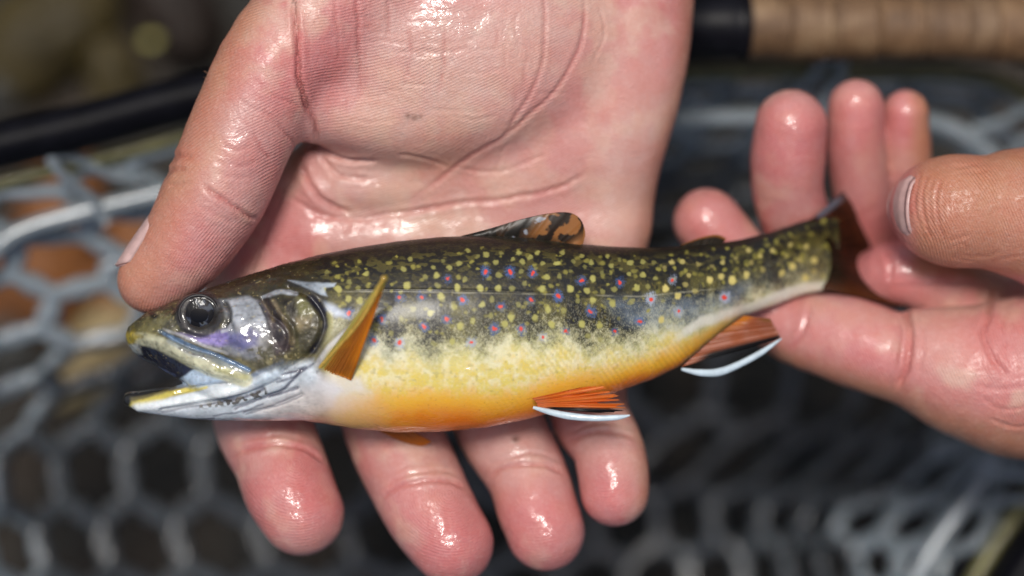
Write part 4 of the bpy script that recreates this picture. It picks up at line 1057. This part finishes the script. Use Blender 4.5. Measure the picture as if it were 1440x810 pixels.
def c_pect(s, t, x, y, r):
    c = np.tile(lin(168, 98, 34), (len(s), 1)); c = mixc(c, lin(206, 128, 24), sstep(0.4, 0.7, nz(x, y, 24, 3)) * 0.7)
    c = mixc(c, lin(226, 136, 22), sstep(0.45, 0.95, s) * sstep(0.05, 0.3, t) * 0.9); c = mixc(c, lin(176, 124, 48), sstep(0.55, 0.1, s) * 0.75); c = mixc(c, lin(150, 96, 40), (1 - r) * 0.22)
    c = mixc(c, lin(188, 172, 88), sstep(0.20, 0.10, s)); return mixc(c, lin(170, 160, 70), sstep(0.86, 0.97, t) * sstep(0.7, 0.3, s))
# leading ray sits along the upper left edge
fin('pectoral_fin', [(446, 521, 70), (460, 524, 74), (476, 528, 76), (494, 535, 78)], [(541, 386, 168), (545, 390, 166), (541, 402, 158), (533, 424, 146)], c_pect, 9, 2.4, 1.6, bow=14)
lead = curve([(447, 520, 73), (474, 490, 105), (500, 460, 132), (520, 430, 150), (533, 404, 164), (541, 389, 170)], 8)
L3 = np.stack(persp_arr(lead[:, 0], lead[:, 1], lead[:, 2]), 1)
rl = np.interp(np.linspace(0, 1, len(L3)), [0, 0.5, 0.88, 0.96, 1], [2.8, 2.6, 2.4, 4.4, 2.6])
fin_ray = make_mesh('leading_ray', *tube(L3, rl, 12), plain('olive_fin_ray', tuple(lin(188, 154, 66)), 0.35, 0.5, (900, 0.2), (900, 0.3, 8e-5)), trout)

def c_dors(s, t, x, y, r):
    c = np.tile(lin(184, 122, 62), (len(s), 1)); b = np.sin((x * 0.9 + y * 0.7) / 6.0 + 11 * nz(x, y, 20, 5)) + 0.25
    c = mixc(c, lin(18, 14, 10), sstep(0.15, 0.5, b) * 0.95); c = mixc(c, lin(30, 25, 17), sstep(0.68, 0.5, s) * 0.92)
    c = mixc(c, lin(30, 26, 18), sstep(0.35, 0.05, t) * 0.8); c = mixc(c, lin(190, 196, 206), sstep(0.66, 0.74, nz(x, y, 9, 9)) * sstep(0.4, 0.5, s) * sstep(0.7, 0.6, s) * 0.9)
    return mixc(c, lin(190, 130, 76), sstep(0.88, 0.97, s) * 0.8) * 0.72
fin('dorsal_fin', [(640, 338, 2), (700, 338, 2), (760, 342, 0), (806, 347, -4)], [(640, 334, 2), (690, 321, 4), (730, 309, 5), (772, 300, 4), (800, 299, 2), (816, 308, 0), (823, 327, -3), (820, 343, -5)], c_dors, 11, 1.6, 0.5, bow=2)
fin('adipose_fin', [(955, 349, -48), (985, 346, -60), (1012, 345, -68)], [(958, 344, -48), (985, 334, -60), (1008, 330, -68), (1022, 336, -74)],
    lambda s, t, x, y, r: mixc(np.tile(lin(40, 30, 16), (len(s), 1)), lin(168, 104, 44), sstep(0.7, 0.95, t) * 0.8), 5, 2.6, 0.6)

def c_pelv(s, t, x, y, r):
    c = np.tile(lin(222, 104, 18), (len(s), 1)); c = mixc(c, lin(240, 150, 60), r * 0.45); c = mixc(c, lin(190, 72, 20), (1 - r) * 0.4)
    c = mixc(c, lin(232, 150, 104), sstep(0.3, 0.0, t) * 0.5)
    return mixc(c, lin(14, 12, 14), sstep(0.80, 0.9, s) * sstep(0.05, 0.2, t))
fin('pelvic_fin', [(748, 560, 62), (754, 566, 58), (756, 574, 54)], [(838, 540, 74), (856, 546, 76), (870, 556, 76), (880, 568, 74), (884, 578, 72), (886, 584, 70)], c_pelv, 7, 1.8, 2.0, bow=6, fray=0.34)
M_white_edge = plain('white_fin_edge', tuple(lin(188, 204, 212)), 0.35, 0.5, (420, 0.16), (900, 0.25, 1e-4))
def edge(path, rads, name='white_edge', mat=None):
    P = curve(path, 8); Q = np.stack(persp_arr(P[:, 0], P[:, 1], P[:, 2]), 1)
    return make_mesh(name, *tube(Q, np.interp(np.linspace(0, 1, len(Q)), np.linspace(0, 1, len(rads)), rads), 12, False, (1.0, 0.7)), mat or M_white_edge, trout)
edge([(750, 573, 55), (772, 579, 62), (800, 585, 68), (835, 588, 71), (868, 587, 71), (886, 584, 70)], [2, 4.2, 5.2, 4.4, 3.8, 0.8])
def c_anal(s, t, x, y, r):
    c = np.tile(lin(170, 92, 52), (len(s), 1)); c = mixc(c, lin(196, 150, 136), r * 0.55 * sstep(0.2, 0.6, nz(x, y, 20, 4))); c = mixc(c, lin(110, 50, 20), (1 - r) * 0.5)
    c = mixc(c, lin(214, 130, 30), sstep(0.5, 0.0, s) * sstep(0.5, 0.1, t) * 0.8); c = mixc(c, lin(120, 96, 40), sstep(0.25, 0.0, s) * sstep(0.5, 0.9, t) * 0.6)
    return mixc(c, lin(12, 10, 12), sstep(0.72, 0.88, s) * sstep(0.05, 0.25, t))
fin('anal_fin', [(1046, 444, -66), (1010, 470, -48), (980, 496, -36), (958, 516, -26)], [(1084, 448, -70), (1090, 458, -68), (1096, 468, -62), (1098, 476, -56)], c_anal, 8, 1.8, 1.8, bow=8, fray=0.05)
edge([(958, 519, -26), (985, 524, -30), (1012, 523, -36), (1040, 512, -44), (1070, 496, -50), (1099, 476, -56)], [2, 5.0, 5.8, 4.8, 4.4, 0.9])
def c_tail(s, t, x, y, r):
    c = np.tile(lin(96, 46, 22), (len(s), 1)); c = mixc(c, lin(46, 22, 12), sstep(0.4, 0.7, nz(x, y, 20, 8)) * 0.8)
    c = mixc(c, lin(36, 32, 18), sstep(0.35, 0.1, t)); c = mixc(c, lin(120, 62, 18), sstep(0.8, 0.98, s) * 0.6); c = mixc(c, lin(96, 50, 20), r * 0.2)
    return 0.55 * mixc(c, lin(170, 180, 200), 0.7 * sstep(0.10, 0.02, s) * sstep(0.2, 0.35, t) * sstep(0.95, 0.7, t))  # pale streak on the upper lobe is a painted glint
fin('tail_fin', [(1130, 318, -140), (1156, 332, -154), (1168, 355, -160), (1166, 385, -160), (1156, 406, -152)], [(1190, 266, -215), (1218, 278, -250), (1226, 325, -270), (1232, 372, -262), (1258, 408, -215), (1278, 433, -180)], c_tail, 16, 2.4, 1.8, bow=8, fray=0.05)
# the far pelvic / pectoral fin resting on the fingers
fin('pectoral_fin', [(520, 600, -40), (545, 602, -42), (575, 604, -42)], [(556, 617, -62), (575, 624, -66), (594, 627, -66), (607, 621, -62)],
    lambda s, t, x, y, r: mixc(np.tile(lin(196, 110, 24), (len(s), 1)), lin(120, 62, 18), sstep(0.7, 0.2, t) * 0.5), 8, 1.8, 1.2)
